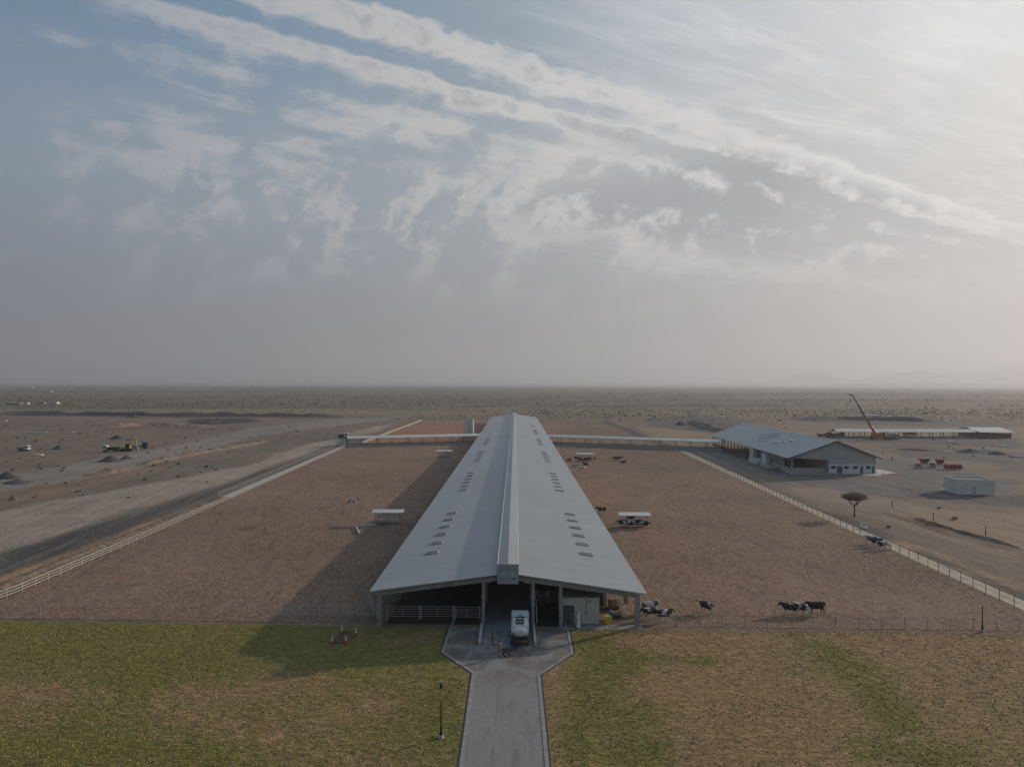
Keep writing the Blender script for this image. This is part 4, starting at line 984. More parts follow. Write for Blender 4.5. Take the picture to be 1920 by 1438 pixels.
# ------------------------------------------------------------------ trees and shrubs
def leafcloud(mb, c, rx, ry, rz_r, n, s, rr, flat=0.0):
    for _ in range(n):
        a, b, t = rr.uniform(0, 6.283), rr.uniform(-1, 1), rr.random()**.45
        q = math.sqrt(1-b*b); p = Vector((c[0]+rx*t*q*math.cos(a), c[1]+ry*t*q*math.sin(a), c[2]+rz_r*t*b))
        u = Vector((rr.gauss(0, 1), rr.gauss(0, 1), rr.gauss(0, 1))).normalized(); w = u.orthogonal().normalized()
        k = s*rr.uniform(.5, 1.3); mb.add([p-u*k, p+w*k*.7, p+u*k, p-w*k*.7], [(0, 1, 2, 3)])
def acacia(px, py, h, cw, label, m=None, seed=1, n=900, name='umbrella_tree', group=None):
    rr = random.Random(seed); c = P(px, py); e = empty(name, c, 0, label, 'tree', group)
    t = MB(); tips = []
    t.limb([((0, 0, 0), .16*h/4.6), ((.05, 0, h*.25), .12*h/4.6), ((0, .05, h*.42), .11*h/4.6)], 8)
    for i in range(9):
        a = i*2.4+rr.uniform(-.3, .3); r1 = cw*.22; r2 = cw*rr.uniform(.3, .46)
        p1 = (r1*math.cos(a), r1*math.sin(a), h*.62); p2 = (r2*math.cos(a+.2), r2*math.sin(a+.2), h*.82)
        t.limb([((0, .05, h*.42), .07), (p1, .045), (p2, .02)], 6); tips.append(p2); tips.append(p1)
    t.build('trunk', M['bark'], e)
    mb = MB()
    for p in tips: leafcloud(mb, (p[0], p[1], h*.82), cw*.19, cw*.19, h*.13, n//len(tips), .10, rr)
    leafcloud(mb, (0, 0, h*.84), cw*.40, cw*.40, h*.19, n//2, .10, rr)
    mb.build('crown', m or M['twig'], e); return e
acacia(1602, 969, 4.9, 4.7, 'bare brown umbrella-shaped tree beside the right fence', seed=3, n=4600)
def shrub_mesh(seed, m):
    rr = random.Random(seed); mb = MB()
    for i in range(5): leafcloud(mb, (rr.uniform(-.5, .5), rr.uniform(-.5, .5), rr.uniform(.25, .6)), .45, .45, .35, 40, .12, rr)
    for i in range(4): mb.cyl((0, 0, 0), (rr.uniform(-.5, .5), rr.uniform(-.5, .5), .6), .03, .015, 5)
    return mb.mesh('desert_shrub', [m])
shm = [shrub_mesh(i, M['leaf'] if i % 2 else M['twig']) for i in range(5)]
spots = []
rr = random.Random(31)
for (x0, x1, y0, y1, n) in ((0, 330, 820, 850, 24), (0, 120, 855, 885, 10), (330, 470, 815, 850, 14), (250, 430, 866, 905, 16), (320, 640, 785, 812, 18), (0, 300, 785, 815, 26), (60, 260, 905, 940, 8),
                            (1380, 1920, 800, 830, 14), (1690, 1920, 832, 860, 8), (1200, 1330, 780, 790, 4), (1640, 1920, 950, 1000, 4), (0, 640, 757, 774, 46), (1000, 1900, 757, 776, 60)):
    for _ in range(n): spots.append((rr.uniform(x0, x1), rr.uniform(y0, y1)))
def on_pen(p): return -74 < p.x < 71 and 78 < p.y < 520
def in_bld(p): return 78 < p.x < 116 and 205 < p.y < 325
for (px, py) in spots:
    p = P(px, py)
    if on_pen(p) or in_bld(p): continue
    o = link('desert_shrub', rr.choice(shm), loc=p, rz=rr.uniform(0, 6.28)); k = rr.uniform(.4, 1.0)*(1+max(0, p.y-300)/700); o.scale = (k, k, k*rr.uniform(.6, .9))
    tag(o, 'low dusty desert shrub on bare ground outside the pens', 'shrub', 'desert shrubs around the farm')
def far_scrub():
    n = 110000; r = np.random.default_rng(77)
    Y = 520*np.exp(2.25*r.random(n)**.85); X = r.uniform(-.80, .80, n)*Y
    cl = fbm(X, Y, .006, 8)+.5*fbm(X, Y, .03, 18); keep = cl+r.normal(0, .35, n) > -.05; X, Y = X[keep], Y[keep]; n = len(X)
    h = r.uniform(.18, .65, n)*(1+np.minimum(Y/2500, 1.2)); h *= np.where(r.random(n) < .03, 2.2, 1); w = h*r.uniform(.7, 1.4, n)
    K = 5; co = np.zeros((n, K, 4, 3))
    for k in range(K):
        ux, uy, uz = r.normal(0, 1, n), r.normal(0, 1, n), r.normal(0, .5, n); vx, vy, vz = r.normal(0, .6, n), r.normal(0, .6, n), np.ones(n)
        cx = X+r.normal(0, .35, n)*w; cy = Y+r.normal(0, .35, n)*w; cz = h*r.uniform(.3, .7, n)
        s = .32
        for j, (a, b) in enumerate(((-1, -1), (1, -1), (1, 1), (-1, 1))):
            co[:, k, j, 0] = cx+(a*ux*w+b*vx*w*.5)*s; co[:, k, j, 1] = cy+(a*uy*w+b*vy*w*.5)*s; co[:, k, j, 2] = np.maximum(cz+(a*uz*.4+b*vz*.8)*h*s, 0)
    co[..., 2] += desert_z(X, Y)[:, None, None]
    me = bpy.data.meshes.new('scrub'); N = n*K; me.vertices.add(N*4); me.vertices.foreach_set('co', co.ravel())
    me.loops.add(N*4); me.loops.foreach_set('vertex_index', np.arange(N*4)); me.polygons.add(N); me.polygons.foreach_set('loop_start', np.arange(N)*4)
    me.update(calc_edges=True); me.materials.append(M['leaf'])
    tag(link('scrub', me), 'countless dusty shrubs scattered over the plain to the horizon', 'scrub', kind='stuff')
far_scrub()
for i, (px, py, h, cw) in enumerate([(905, 776, 3.5, 5), (1014, 777, 4.5, 7), (1022, 776, 4, 6), (165, 733, 9, 14), (372, 738, 8, 13), (1655, 740, 8, 12), (1755, 745, 7, 11), (1570, 748, 7, 12), (1430, 743, 8, 13), (1285, 742, 8, 12), (560, 745, 7, 12), (1842, 742, 8, 14)]):
    acacia(px, py, h, cw, ['dark tree left of the far end of the barn', 'larger bushy tree right of the far end of the barn', 'bushy tree touching the right side of the larger one behind the barn', 'lone tree near the horizon above the left farmstead', 'lone tree near the horizon above the gravel bank', 'lone tree on the plain above the crane boom', 'lone tree on the plain right of the small outbuilding', 'lone tree on the plain left of the crane tip', 'lone tree on the plain above the milking building', 'lone tree on the plain above the right walkway', 'lone tree on the plain above the left walkway end', 'lone tree on the plain at the far right below the mountains'][i], M['leaf'], 40+i, 500, 'plain_tree', 'lone trees on the plain')

# ------------------------------------------------------------------ mountains
def range_(dist, prof, seed, name, label):
    rr = random.Random(seed); mb = MB(); xs = np.arange(prof[0][0], prof[-1][0]+1, 4.0); hs = np.interp(xs, [p[0] for p in prof], [p[1] for p in prof])
    hs = hs*(1+0.0)+np.array([rr.uniform(-.5, .5) for _ in xs])*np.minimum(1, hs/4); n = len(xs); K = 7
    for k in range(K):
        t = k/(K-1); dd = dist+(t-.5)*2600; f = math.sin(math.pi*t)**.9
        for i, x in enumerate(xs):
            X = (x-960)/FPX*dist; hh_ = (hs[i]*dist/FPX+(CAM_H if hs[i] > 0 else 0))*f*(1 if k == K//2 else (.85+.3*rr.random()))
            mb.v.append((X, dd, max(-2, hh_-2)))
    for k in range(K-1):
        for i in range(n-1): a = k*n+i; mb.f.append((a, a+1, a+n+1, a+n)); mb.mi.append(0)
    tag(mb.build(name, M['mount'], smooth=True), label, 'mountains', kind='structure')
range_(15500, [(1380, 0), (1440, 4), (1480, 9), (1500, 14), (1518, 25), (1530, 25), (1545, 16), (1580, 10), (1620, 9), (1660, 17), (1690, 22), (1720, 24), (1745, 19), (1790, 21), (1830, 27), (1850, 26), (1870, 29), (1895, 36), (1920, 34), (1960, 40), (2050, 34), (2150, 20), (2300, 0)], 3, 'hills', '')
range_(9500, [(1590, 0), (1610, 1.5), (1640, 2), (1700, 2), (1712, 3.2), (1740, 3), (1752, 1.5), (1830, 2.4), (1900, 1.8), (1990, 0)], 4, 'hills', '')
range_(12500, [(210, 0), (240, 1), (290, 1.6), (340, 1), (640, .8), (700, 1.5), (760, 1.2), (900, .6), (1100, .9), (1300, 1.4), (1400, 0)], 5, 'hills', '')

# ------------------------------------------------------------------ cows
def cow_mat(name, thr, seed):
    m = bpy.data.materials.new(name); m.use_nodes = True; t = m.node_tree; b = t.nodes['Principled BSDF']; q = G(t)
    oc = q.n('ShaderNodeTexCoord').outputs['Object']; rnd = q.n('ShaderNodeObjectInfo').outputs['Random']
    v = q.v('ADD', oc, q.comb(q.m('MULTIPLY', rnd, 37.0), q.m('MULTIPLY', rnd, 11.0), seed))
    n = q.noise(v, 1.5, 2, .4)
    sp = q.n('ShaderNodeSeparateXYZ'); t.links.new(oc, sp.inputs[0])
    leg = q.ss(sp.outputs[2], .45, .62)
    f = q.m('MULTIPLY', q.ss(n, thr-.015, thr+.015, 1, 0), leg)
    c = q.mix(f, (.50, .48, .44), (.014, .013, .012))
    q.set(b.inputs['Base Color'], c); b.inputs['Roughness'].default_value = .75; return m
cmA = cow_mat('black_and_white_hide', .60, 1.0); cmB = cow_mat('mostly_white_hide', .46, 4.0)
def cow_shape(pose):
    b = MB()
    if pose in ('stand', 'graze', 'look'):
        b.limb([((-.80, 0, 1.14), .24), ((-.5, 0, 1.05), .35), ((0, 0, .95), .42), ((.45, 0, .98), .38), ((.68, 0, 1.08), .28)], 14)
        if pose == 'graze': hd = [((.62, 0, 1.05), .26), ((.88, .03, .86), .18), ((1.05, .05, .60), .135), ((1.10, .05, .44), .125), ((1.20, .05, .16), .08)]
        elif pose == 'look': hd = [((.62, 0, 1.10), .27), ((.82, .08, 1.22), .19), ((.92, .24, 1.30), .14), ((1.0, .46, 1.14), .085)]
        else: hd = [((.62, 0, 1.12), .27), ((.84, 0, 1.22), .20), ((1.0, 0, 1.31), .145), ((1.08, 0, 1.27), .13), ((1.30, 0, 1.06), .085)]
        b.limb(hd, 12)
        h = Vector(hd[-2][0])
        for s_ in (-1, 1):
            b.limb([(h+Vector((-.05, s_*.08, .1)), .035), (h+Vector((-.08, s_*.24, .1)), .03)], 6)
            fo = .08*s_; b.limb([((.46, s_*.19, .85), .15), ((.47+fo, s_*.19, .5), .075), ((.46+fo, s_*.19, .28), .05), ((.48+fo, s_*.19, .05), .055)], 8)
            b.limb([((-.62, s_*.18, .95), .20), ((-.48-fo, s_*.2, .66), .12), ((-.74-fo, s_*.2, .44), .06), ((-.70-fo, s_*.2, .05), .055)], 8)
        b.limb([((-.98, 0, 1.2), .04), ((-1.05, 0, .8), .025), ((-1.04, 0, .45), .04)], 6)
        b.ball((-.42, 0, .66), .16, .15, .12)
    else:
        b.limb([((-.78, 0, .42), .25), ((-.45, 0, .42), .34), ((0, 0, .42), .38), ((.45, 0, .46), .33), ((.66, 0, .58), .23)], 14)
        hd = [((.62, 0, .6), .22), ((.85, .05, .8), .15), ((1.02, .08, .88), .12), ((1.1, .1, .84), .11), ((1.30, .16, .70), .07)]; b.limb(hd, 12)
        h = Vector(hd[-2][0])
        for s_ in (-1, 1):
            b.limb([(h+Vector((-.05, s_*.08, .08)), .035), (h+Vector((-.08, s_*.22, .09)), .03)], 6)
            b.limb([((.5, s_*.25, .3), .13), ((.8, s_*.3, .1), .07), ((.5, s_*.36, .06), .05)], 8)
            b.limb([((-.5, s_*.28, .3), .2), ((-.2, s_*.42, .12), .09), ((-.55, s_*.46, .06), .055)], 8)
        b.limb([((-.98, 0, .5), .04), ((-1.1, .1, .12), .03)], 6)
    return b
cow_me = {}
for pose in ('stand', 'graze', 'look', 'lie'):
    for k, mm in (('bw', cmA), ('w', cmB), ('dk', M['hoofbk'])): 
        if pose + k in ('grazedk', 'lookw', 'lookdk'): continue
        if k == 'bw': base_me = remesh(cow_shape(pose), 'cow', [mm], .035)
        me = base_me if k == 'bw' else base_me.copy()
        me.materials.clear(); me.materials.append(mm); cow_me[pose+k] = me
def cow(px, py, ang, kind, label, z=0, s=1.0, at=None):
    p = Vector((*at, z)) if at else P(px, py); o = link('cow', cow_me[kind], loc=p, rz=R(ang)); o.scale = (s, s, s)
    return tag(o, label, 'cow', 'cattle in the pens')
cow(0, 0, 200, 'standbw', 'black and white cow behind the rail gate right beside the barn column', at=(15.9, 81.6))
cow(0, 0, 12, 'standbw', 'mostly black cow behind the right end of the rail gate beside the barn', at=(17.4, 80.9))
cow(0, 0, 190, 'grazew', 'pale cow half hidden behind the two at the rail gate beside the barn', at=(16.4, 84.0))
cow(1324, 1149, 125, 'standbw', 'lone black and white cow standing near the wire fence, right of the barn')
cow(1481, 1152, 168, 'standbw', 'black cow with a white face, leftmost of the trio in the right pen')
cow(1499, 1152, -30, 'grazew', 'white and black cow grazing in the middle of the trio in the right pen')
cow(1530, 1151, 180, 'standdk', 'dark brown cow, rightmost of the trio in the right pen', s=1.08)
cow(1168, 988, 185, 'standbw', 'black cow at the left end under the near right shelter')
cow(1178, 990, -20, 'standw', 'mostly white cow in the middle under the near right shelter')
cow(1192, 988, 10, 'standbw', 'black and white cow under the near right shelter, right of the white one')
cow(1210, 990, -60, 'lookbw', 'black and white cow at the right pole of the near right shelter')
cow(1183, 978, 0, 'standdk', 'dark cow at the back of the near right shelter')
cow(1128, 963, 170, 'standbw', 'black and white cow alone beside the barn, left of the near right shelter')
for i, (px, py, a, k, lb) in enumerate([
    (1081, 863, 180, 'standbw', 'cow standing left of the distant right shelter'), (1088, 865, 20, 'standdk', 'dark cow at the left pole of the distant right shelter'),
    (1094, 866, 200, 'standbw', 'cow in the middle under the distant right shelter'), (1101, 865, 0, 'standdk', 'dark cow under the right half of the distant right shelter'),
    (1107, 865, 90, 'standbw', 'cow at the right pole of the distant right shelter'), (1114, 864, 170, 'standw', 'pale cow right of the distant right shelter'),
    (1067, 866, 30, 'standbw', 'cow nearest the barn edge beside the distant right shelter'), (1078, 876, 0, 'liebw', 'cow lying in front of the distant right shelter near the barn'),
    (1098, 872, 150, 'liedk', 'small dark cow lying just in front of the distant right shelter'), (1092, 879, 200, 'liew', 'pale and dark cow lying farthest in front of the distant right shelter'),
    (1155, 864, 180, 'standdk', 'dark cow, left one of the pair in the middle of the far right pen'), (1162, 863, 0, 'standbw', 'black cow right behind the pair in the middle of the far right pen'), (1169, 868, 20, 'liedk', 'dark brown cow lying at the right of the pair in the far right pen')]):
    cow(px, py, a, k, lb)
cow(1633, 1019, 170, 'standw', 'pale cow, farthest of the three at the right fence')
cow(1643, 1024, 160, 'standbw', 'black cow, middle one of the three at the right fence')
cow(1655, 1030, -10, 'grazew', 'white cow with black back, nearest of the three at the right fence')
cow(662, 942, 15, 'liebw', 'black and white cow lying alone in the left pen')
cow(0, 0, 160, 'standw', 'pale cow behind the rail gate inside the dark bay', at=(4.0, 88.2))
cow(1477, 1155, 70, 'liebw', 'calf lying behind the trio in the right pen', s=.5) if False else None

# ------------------------------------------------------------------ people
def person(loc, rz, label, kind='khaki', pose='stand', h=1.75):
    e = empty('person', loc, rz, label, 'person'); k = h/1.75; b = MB()
    v = lambda x, y, z: Vector((x, y, z))*k
    # facing +Y
    b.limb([(v(0, 0, .95), .15*k), (v(0, 0, 1.15), .135*k), (v(0, .0, 1.35), .155*k)], 12)
    for s_ in (-1, 1): b.ball(v(s_*.09, 0, 1.36), .12*k, .10*k, .11*k)
    b.limb([(v(0, 0, 1.42), .065*k), (v(0, .01, 1.52), .058*k)], 10)
    b.ball(v(0, .015, 1.63), .078*k, .095*k, .115*k, 14, 10); b.ball(v(0, .11, 1.62), .016*k, .022*k, .03*k); b.ball(v(0, .095, 1.565), .03*k, .015*k, .01*k)
    for s_ in (-1, 1): b.ball(v(s_*.078, .01, 1.63), .012*k, .022*k, .03*k)
    stride = .0 if pose == 'stand' else .14
    for s_ in (-1, 1):
        y = stride*s_
        b.limb([(v(s_*.09, 0, .92), .095*k), (v(s_*.1, y*.5+.01, .5), .062*k), (v(s_*.1, y, .1), .042*k)], 10)
        b.limb([(v(s_*.1, y-.03, .045), .045*k), (v(s_*.11, y+.15, .035), .038*k)], 8)
        if pose == 'hold' or (pose == 'hose'):
            el, ha = v(s_*.24, .06, 1.12), v(s_*.10, .36, 1.02)
        elif pose == 'walk': el, ha = v(s_*.24, -.04-y*.3, 1.12), v(s_*.24, .05-y, .88)
        else: el, ha = v(s_*.25, -.03, 1.12), v(s_*.25, .05, .87)
        b.limb([(v(s_*.19, 0, 1.39), .055*k), (el, .042*k), (ha, .028*k)], 8)
        d = (ha-el).normalized(); sd_ = d.cross(Vector((0, 1, 0))).normalized()*s_ if abs(d.y) < .9 else Vector((s_, 0, 0))
        fw = Vector((0, 1, 0)) if abs(d.y) < .6 else Vector((0, 0, -1))
        pc = ha+d*.055*k; b.ball(pc, .028*k, .034*k, .045*k)
        for f_ in range(4):
            o = fw*((f_-1.5)*.021*k); L_ = (.065, .075, .07, .055)[f_]*k; q0 = pc+d*.03*k+o
            b.limb([(q0, .010*k), (q0+d*L_*.55, .009*k), (q0+d*L_*.9-sd_*.02*k, .008*k)], 6)
        q0 = pc+fw*.03*k; b.limb([(q0, .011*k), (q0+d*.03*k+fw*.022*k, .010*k)], 6)
    cl = {'khaki': M['khaki'], 'tan': M['tan'], 'navy': M['navy'], 'robe': M['robe']}[kind]
    def paint(c):
        x, y, z = c.x/k, c.y/k, c.z/k
        if z < .09: return 2
        if z > 1.45: return 0
        if pose in ('hold', 'hose'):
            return 0 if y > .30 and z > .85 else 1
        if abs(x) > .19 and z < .93: return 0
        return 1
    me = remesh(b, 'body', [M['skin'], cl, M['dark']], .011*k, paint, 1); link('body', me, e)
    if kind == 'robe':
        r = MB(); n = 20; rings = [(.06, .27, .23), (.4, .24, .20), (.9, .21, .16), (1.2, .17, .135), (1.40, .20, .12), (1.46, .09, .08)]
        for z, a, c_ in rings:
            for i in range(n):
                t = 2*math.pi*i/n; w = 1+.05*math.sin(5*t)*(1-z/1.5); r.v.append((a*w*math.cos(t)*k, c_*w*math.sin(t)*k, z*k))
        for j in range(len(rings)-1):
            for i in range(n): a = j*n+i; c_ = j*n+(i+1) % n; r.f.append((a, c_, c_+n, a+n)); r.mi.append(0)
        r.build('robe', M['robe'], e, smooth=True)
        hc = MB(); hc.ball(v(0, -.01, 1.66), .092*k, .10*k, .105*k, 14, 8); hc.limb([(v(0, -.06, 1.6), .09*k), (v(0, -.08, 1.42), .13*k)], 10); hc.build('headscarf', M['robe'], e, smooth=True)
    else:
        hr = MB(); hr.ball(v(0, -.012, 1.665), .084*k, .098*k, .095*k, 14, 8); hr.build('hair', M['hair'], e, smooth=True)
    return e
person(P(923, 1209), R(-60), 'person in olive khaki work clothes standing left of the truck', 'khaki', 'stand')
person(P(937, 1232), R(-80), 'person in tan overalls holding the hose behind the truck', 'tan', 'hose')
person(P(963, 1217), R(-35), 'person in dark blue clothes working at the rear left corner of the truck', 'navy', 'hold')
person(Vector((6.75, 78.75, .06)), R(-80), 'person in khaki clothes walking past the grey door', 'khaki', 'walk')
person(Vector((7.42, 78.7, .06)), R(80), 'person in a long white robe and headscarf beside the grey door', 'robe', 'stand', 1.78)
person(P(1673, 865), R(20), 'tiny distant person in dark clothes walking left of the red machinery', 'navy', 'walk')

# hose
hp = [P(939, 1218), P(947, 1220), P(955, 1227), P(953, 1233), P(944, 1228), P(950, 1217), P(960, 1221), P(967, 1219)]
a0 = P(937, 1232); pts = [Vector((a0.x+.33, a0.y+.05, 1.0)), Vector((a0.x+.6, a0.y+.05, .5))]+[Vector((p.x, p.y, .05)) for p in hp]+[Vector((hp[-1].x+.25, 72.95, .75))]
def smooth_pts(ps, n=8):
    o = []
    for i in range(len(ps)-1):
        p0, p1, p2, p3 = ps[max(0, i-1)], ps[i], ps[i+1], ps[min(len(ps)-1, i+2)]
        for k in range(n):
            t = k/n; o.append(.5*((2*p1)+(p2-p0)*t+(2*p0-5*p1+4*p2-p3)*t*t+(3*p1-3*p2+p3-p0)*t**3))
    return o+[ps[-1]]
sp_ = smooth_pts(pts); mb = MB()
for p in sp_: p.z = max(p.z, .06)
for p, q in zip(sp_[:-1], sp_[1:]): mb.cyl(p, q, .045, n=6)
tag(mb.build('hose', M['black'], smooth=True), 'black hose trailing on the paving from the truck to the worker', 'hose')

# ------------------------------------------------------------------ tanker truck (rear towards the camera)
tk = empty('tanker_truck', (0.88, 72.75, .024), R(-1), 'small white tanker truck parked in the lane under the barn gable', 'truck')
def rbox(x0, x1, y0, y1, z0, z1, r, n=4):
    """box with rounded long edges (rounded in the XZ section)"""
    pts = []
    for cx, cz, a0 in ((x1-r, z0+r, -90), (x1-r, z1-r, 0), (x0+r, z1-r, 90), (x0+r, z0+r, 180)):
        for i in range(n+1): a = R(a0+90*i/n); pts.append((cx+r*math.cos(a), cz+r*math.sin(a)))
    return MB().prism(pts, y0, y1)
MB().box(-.42, .42, 0.15, 4.5, .42, .60).build('chassis', M['dark'], tk)
cabm = mat('pale_blue_white_paint', (.55, .62, .66), .35, var=.04)
tankm = mat('white_tank_paint', (.66, .65, .62), .35, var=.06, stain=.15)
cab = rbox(-.94, .94, 3.35, 4.85, .55, 2.25, .16).build('cab', cabm, tk)
MB().box(-.70, .70, 3.325, 3.348, 1.45, 2.0).build('rear_window', M['glass'], cab); MB().box(-.78, .78, 4.853, 4.88, 1.35, 2.0).build('windscreen', M['glass'], cab)
for s_ in (-1, 1):
    MB().box(s_*.945-.012, s_*.945+.012, 3.65, 4.45, 1.35, 1.95).build('side_window', M['glass'], cab)
    mb = MB(); mb.box(s_*1.08-.07, s_*1.08+.07, 4.55, 4.62, 1.35, 1.75); mb.bar((s_*.94, 4.58, 1.6), (s_*1.03, 4.58, 1.6), .03); mb.build('mirror', M['dark'], cab)
tb = rbox(-.92, .92, .95, 3.28, .72, 1.98, .38, 6).build('tank', tankm, tk, smooth=False)
rd = MB()                                    # domed rear vessel
n = 18; ringsd = [(.95, .80, .50), (.70, .80, .50), (.50, .76, .47), (.36, .60, .38), (.30, .30, .2), (.29, .01, .01)]
for y, a, c_ in ringsd:
    for i in range(n): t = 2*math.pi*i/n; rd.v.append((a*math.cos(t), y, 1.32+c_*math.sin(t)))
for j in range(len(ringsd)-1):
    for i in range(n): a = j*n+i; c_ = j*n+(i+1) % n; rd.f.append((a, c_, c_+n, a+n)); rd.mi.append(0)
rd.build('rear_dome', tankm, tk, smooth=True)
f = MB(); f.box(-.40, .40, 1.15, 1.25, 1.982, 2.16); f.box(-.40, .40, 2.92, 3.02, 1.982, 2.16); f.box(-.40, -.32, 1.25, 2.92, 1.982, 2.16); f.box(.32, .40, 1.25, 2.92, 1.982, 2.16)
ht = f.build('hatch_frame', M['black'], tk)
MB().box(-.32, .32, 1.25, 1.80, 1.983, 2.06).build('hatch_cover', tankm, ht); MB().box(-.32, .32, 2.6, 2.92, 1.983, 2.06).build('hatch_cover', tankm, ht); MB().box(-.32, .32, 1.81, 2.59, 1.984, 2.0).build('hatch_opening', M['black'], ht)
MB().cyl((0, 2.95, 1.97), (0, 2.95, 2.45), .05, n=8).build('exhaust_pipe', M['dark'], tk)
f = MB(); f.box(-.92, .92, .02, .28, .55, .72); f.box(-.8, .8, .28, .9, .60, .78); bm_ = f.build('rear_bumper', M['black'], tk)
for i in range(6):
    x = -.78+.28*i; MB().add([(x, .014, .58), (x+.13, .014, .58), (x+.19, .014, .70), (x+.06, .014, .70), (x, .019, .58), (x+.13, .019, .58), (x+.19, .019, .70), (x+.06, .019, .70)], [(0, 1, 2, 3), (7, 6, 5, 4), (0, 4, 5, 1), (1, 5, 6, 2), (2, 6, 7, 3), (3, 7, 4, 0)]).build('warning_stripe', M['yellow'], bm_)
for s_ in (-1, 1):
    MB().box(s_*.84-.07, s_*.84+.07, .0, .06, .76, .9).build('tail_light', M['red'], tk)
    for y in (.95, 3.95):
        w = MB().cyl((s_*.70, y, .38), (s_*.93, y, .38), .38, n=20).build('wheel', M['black'], tk); MB().cyl((s_*.925, y, .38), (s_*.945, y, .38), .2, n=16).build('rim', M['steel'], w)
f = MB(); f.limb([((-.6, .5, .85), .07), ((-.2, .35, .92), .07), ((.3, .32, .9), .07)], 8); f.box(.35, .75, .12, .5, .72, 1.05); f.build('pump', M['dark'], tk)
MB().box(-.98, -.93, .95, 3.25, .85, 1.35).build('side_locker', M['navy'], tk)

# ------------------------------------------------------------------ clutter under the barn, right side
e = empty('plastic_drum', (11.35, 81.6, 0), 0, 'bright blue plastic drum under the right side of the barn', 'drum'); MB().cyl((0, 0, 0), (0, 0, .9), .3, .3, 18).ball((0, 0, .9), .3, .3, .08, 18).build('barrel', M['blue'], e); MB().cyl((.1, 0, .98), (.1, 0, 1.08), .09, n=10).build('lid', M['white'], e)
e = empty('waste_bin', (10.85, 79.9, 0), R(12), 'yellow lidded bin in front of the blue drum', 'bin'); b = MB(); b.hexa([(-.26, -.26, .08), (.26, -.26, .08), (.26, .26, .08), (-.26, .26, .08)], [(-.34, -.34, .85), (.34, -.34, .85), (.34, .34, .85), (-.34, .34, .85)]); b.build('body', M['yellow'], e)
b = MB(); b.hexa([(-.36, -.36, .85), (.36, -.36, .85), (.36, .36, .85), (-.36, .36, .85)], [(-.3, -.3, .98), (.3, -.3, .98), (.3, .3, .98), (-.3, .3, .98)]); b.build('lid', M['yellow'], e)
for s_ in (-1, 1): MB().cyl((s_*.22-.03, .28, .08), (s_*.22+.03, .28, .08), .08, n=12).build('wheel', M['black'], e)
e = empty('wheelbarrow', (12.1, 81.2, 0), R(25), 'dark green wheelbarrow right of the blue drum', 'wheelbarrow'); gm = mat('dark_green_paint', (.02, .05, .035), .5)
b = MB(); b.hexa([(-.25, -.35, .35), (.25, -.35, .35), (.25, .3, .35), (-.25, .3, .35)], [(-.38, -.5, .72), (.38, -.5, .72), (.38, .5, .72), (-.38, .5, .72)]); b.build('tray', gm, e); MB().cyl((-.04, .62, .2), (.04, .62, .2), .2, n=16).build('wheel', M['black'], e)
for s_ in (-1, 1): MB().cyl((s_*.1, .6, .25), (s_*.32, -1.0, .65), .025, n=6).build('handle', M['dark'], e); MB().cyl((s_*.25, -.3, .35), (s_*.25, -.4, 0), .02, n=6).build('leg', M['dark'], e)
h_ = heap(1168, 1150, 24, 7, M['straw'], 'loose straw heap under the right eave of the barn', 21, 'straw heap', 'straw_heap')
e = empty('pipe_stack', (13.2, 82.5, 0), 0, 'pale pipes leaning against the right eave beside the column', 'pipes')
for i in range(4): MB().cyl((-.3+.22*i, .0, 0), (-1.1+.22*i, 1.2, 2.6), .04, n=6).build('pipe', M['rail'], e)
e = empty('hay_bale', (12.4, 85.5, 0), R(10), 'brown hay bale under the barn behind the wheelbarrow', 'hay bale'); MB().cyl((-.6, 0, .6), (.6, 0, .6), .6, n=20).build('bale', M['straw'], e)

# ------------------------------------------------------------------ posts, bollards, small yard things
def lamp(p, h, label, head=True):
    e = empty('lamp_post', p, 0, label, 'lamp post', 'lamp posts on the lawn')
    MB().cyl((0, 0, 0), (0, 0, .22), .24, .21, 16).build('footing', M['concl'], e)
    b = MB(); b.cyl((0, 0, .22), (0, 0, .5), .13, .11, 12); b.cyl((0, 0, .5), (0, 0, 1.0), .09, .065, 12); b.cyl((0, 0, 1.0), (0, 0, 2.9), .06, .045, 12); b.build('pole', M['dark'], e)
    if head:
        MB().cyl((0, 0, 2.9), (0, 0, 3.75), .035, .03, 10).build('neck', M['steel'], e)  # paler than the pole: sunlight on the upper post put into its colour
        b = MB(); b.cyl((0, 0, 3.75), (0, 0, 3.85), .06, .14, 12); b.cyl((0, 0, 3.85), (0, 0, 4.1), .14, .11, 12); b.cyl((0, 0, 4.1), (0, 0, 4.2), .15, .03, 12); b.build('lantern', M['dark'], e)
        MB().cyl((0, 0, 4.2), (0, 0, h), .028, .012, 8).build('finial', mat('sunlit_pole_tip', (.5, .45, .25), .5), e)  # pale tip: sunlight on the top put into the colour
    return e
lamp(P(827, 1383), 4.95, 'slim black lamp post with pale tip on the lawn left of the path')
lamp(P(1842, 1184), 3.0, 'short dark post without a lantern on the edge of the right lawn', False)
def bollard(px, py, label):
    p = P(px, py); e = empty('bollard', p, 0, label, 'bollard', 'red and white bollards around the pit')
    MB().cyl((0, 0, 0), (0, 0, .32), .2, .13, 14).build('base', M['red'], e); MB().cyl((0, 0, .32), (0, 0, .85), .09, .06, 12).build('cone', M['white'], e)
bollard(623, 1207, 'red and white bollard at the front left of the pit on the lawn'); bollard(648, 1207, 'red and white bollard at the front right of the pit on the lawn')
bollard(641, 1188, 'red and white bollard at the back left of the pit on the lawn'); bollard(668, 1192, 'red and white bollard at the back right of the pit on the lawn')
rp = [P(623, 1207), P(648, 1207), P(668, 1192), P(641, 1188)]
cc = sum(rp, Vector())/4
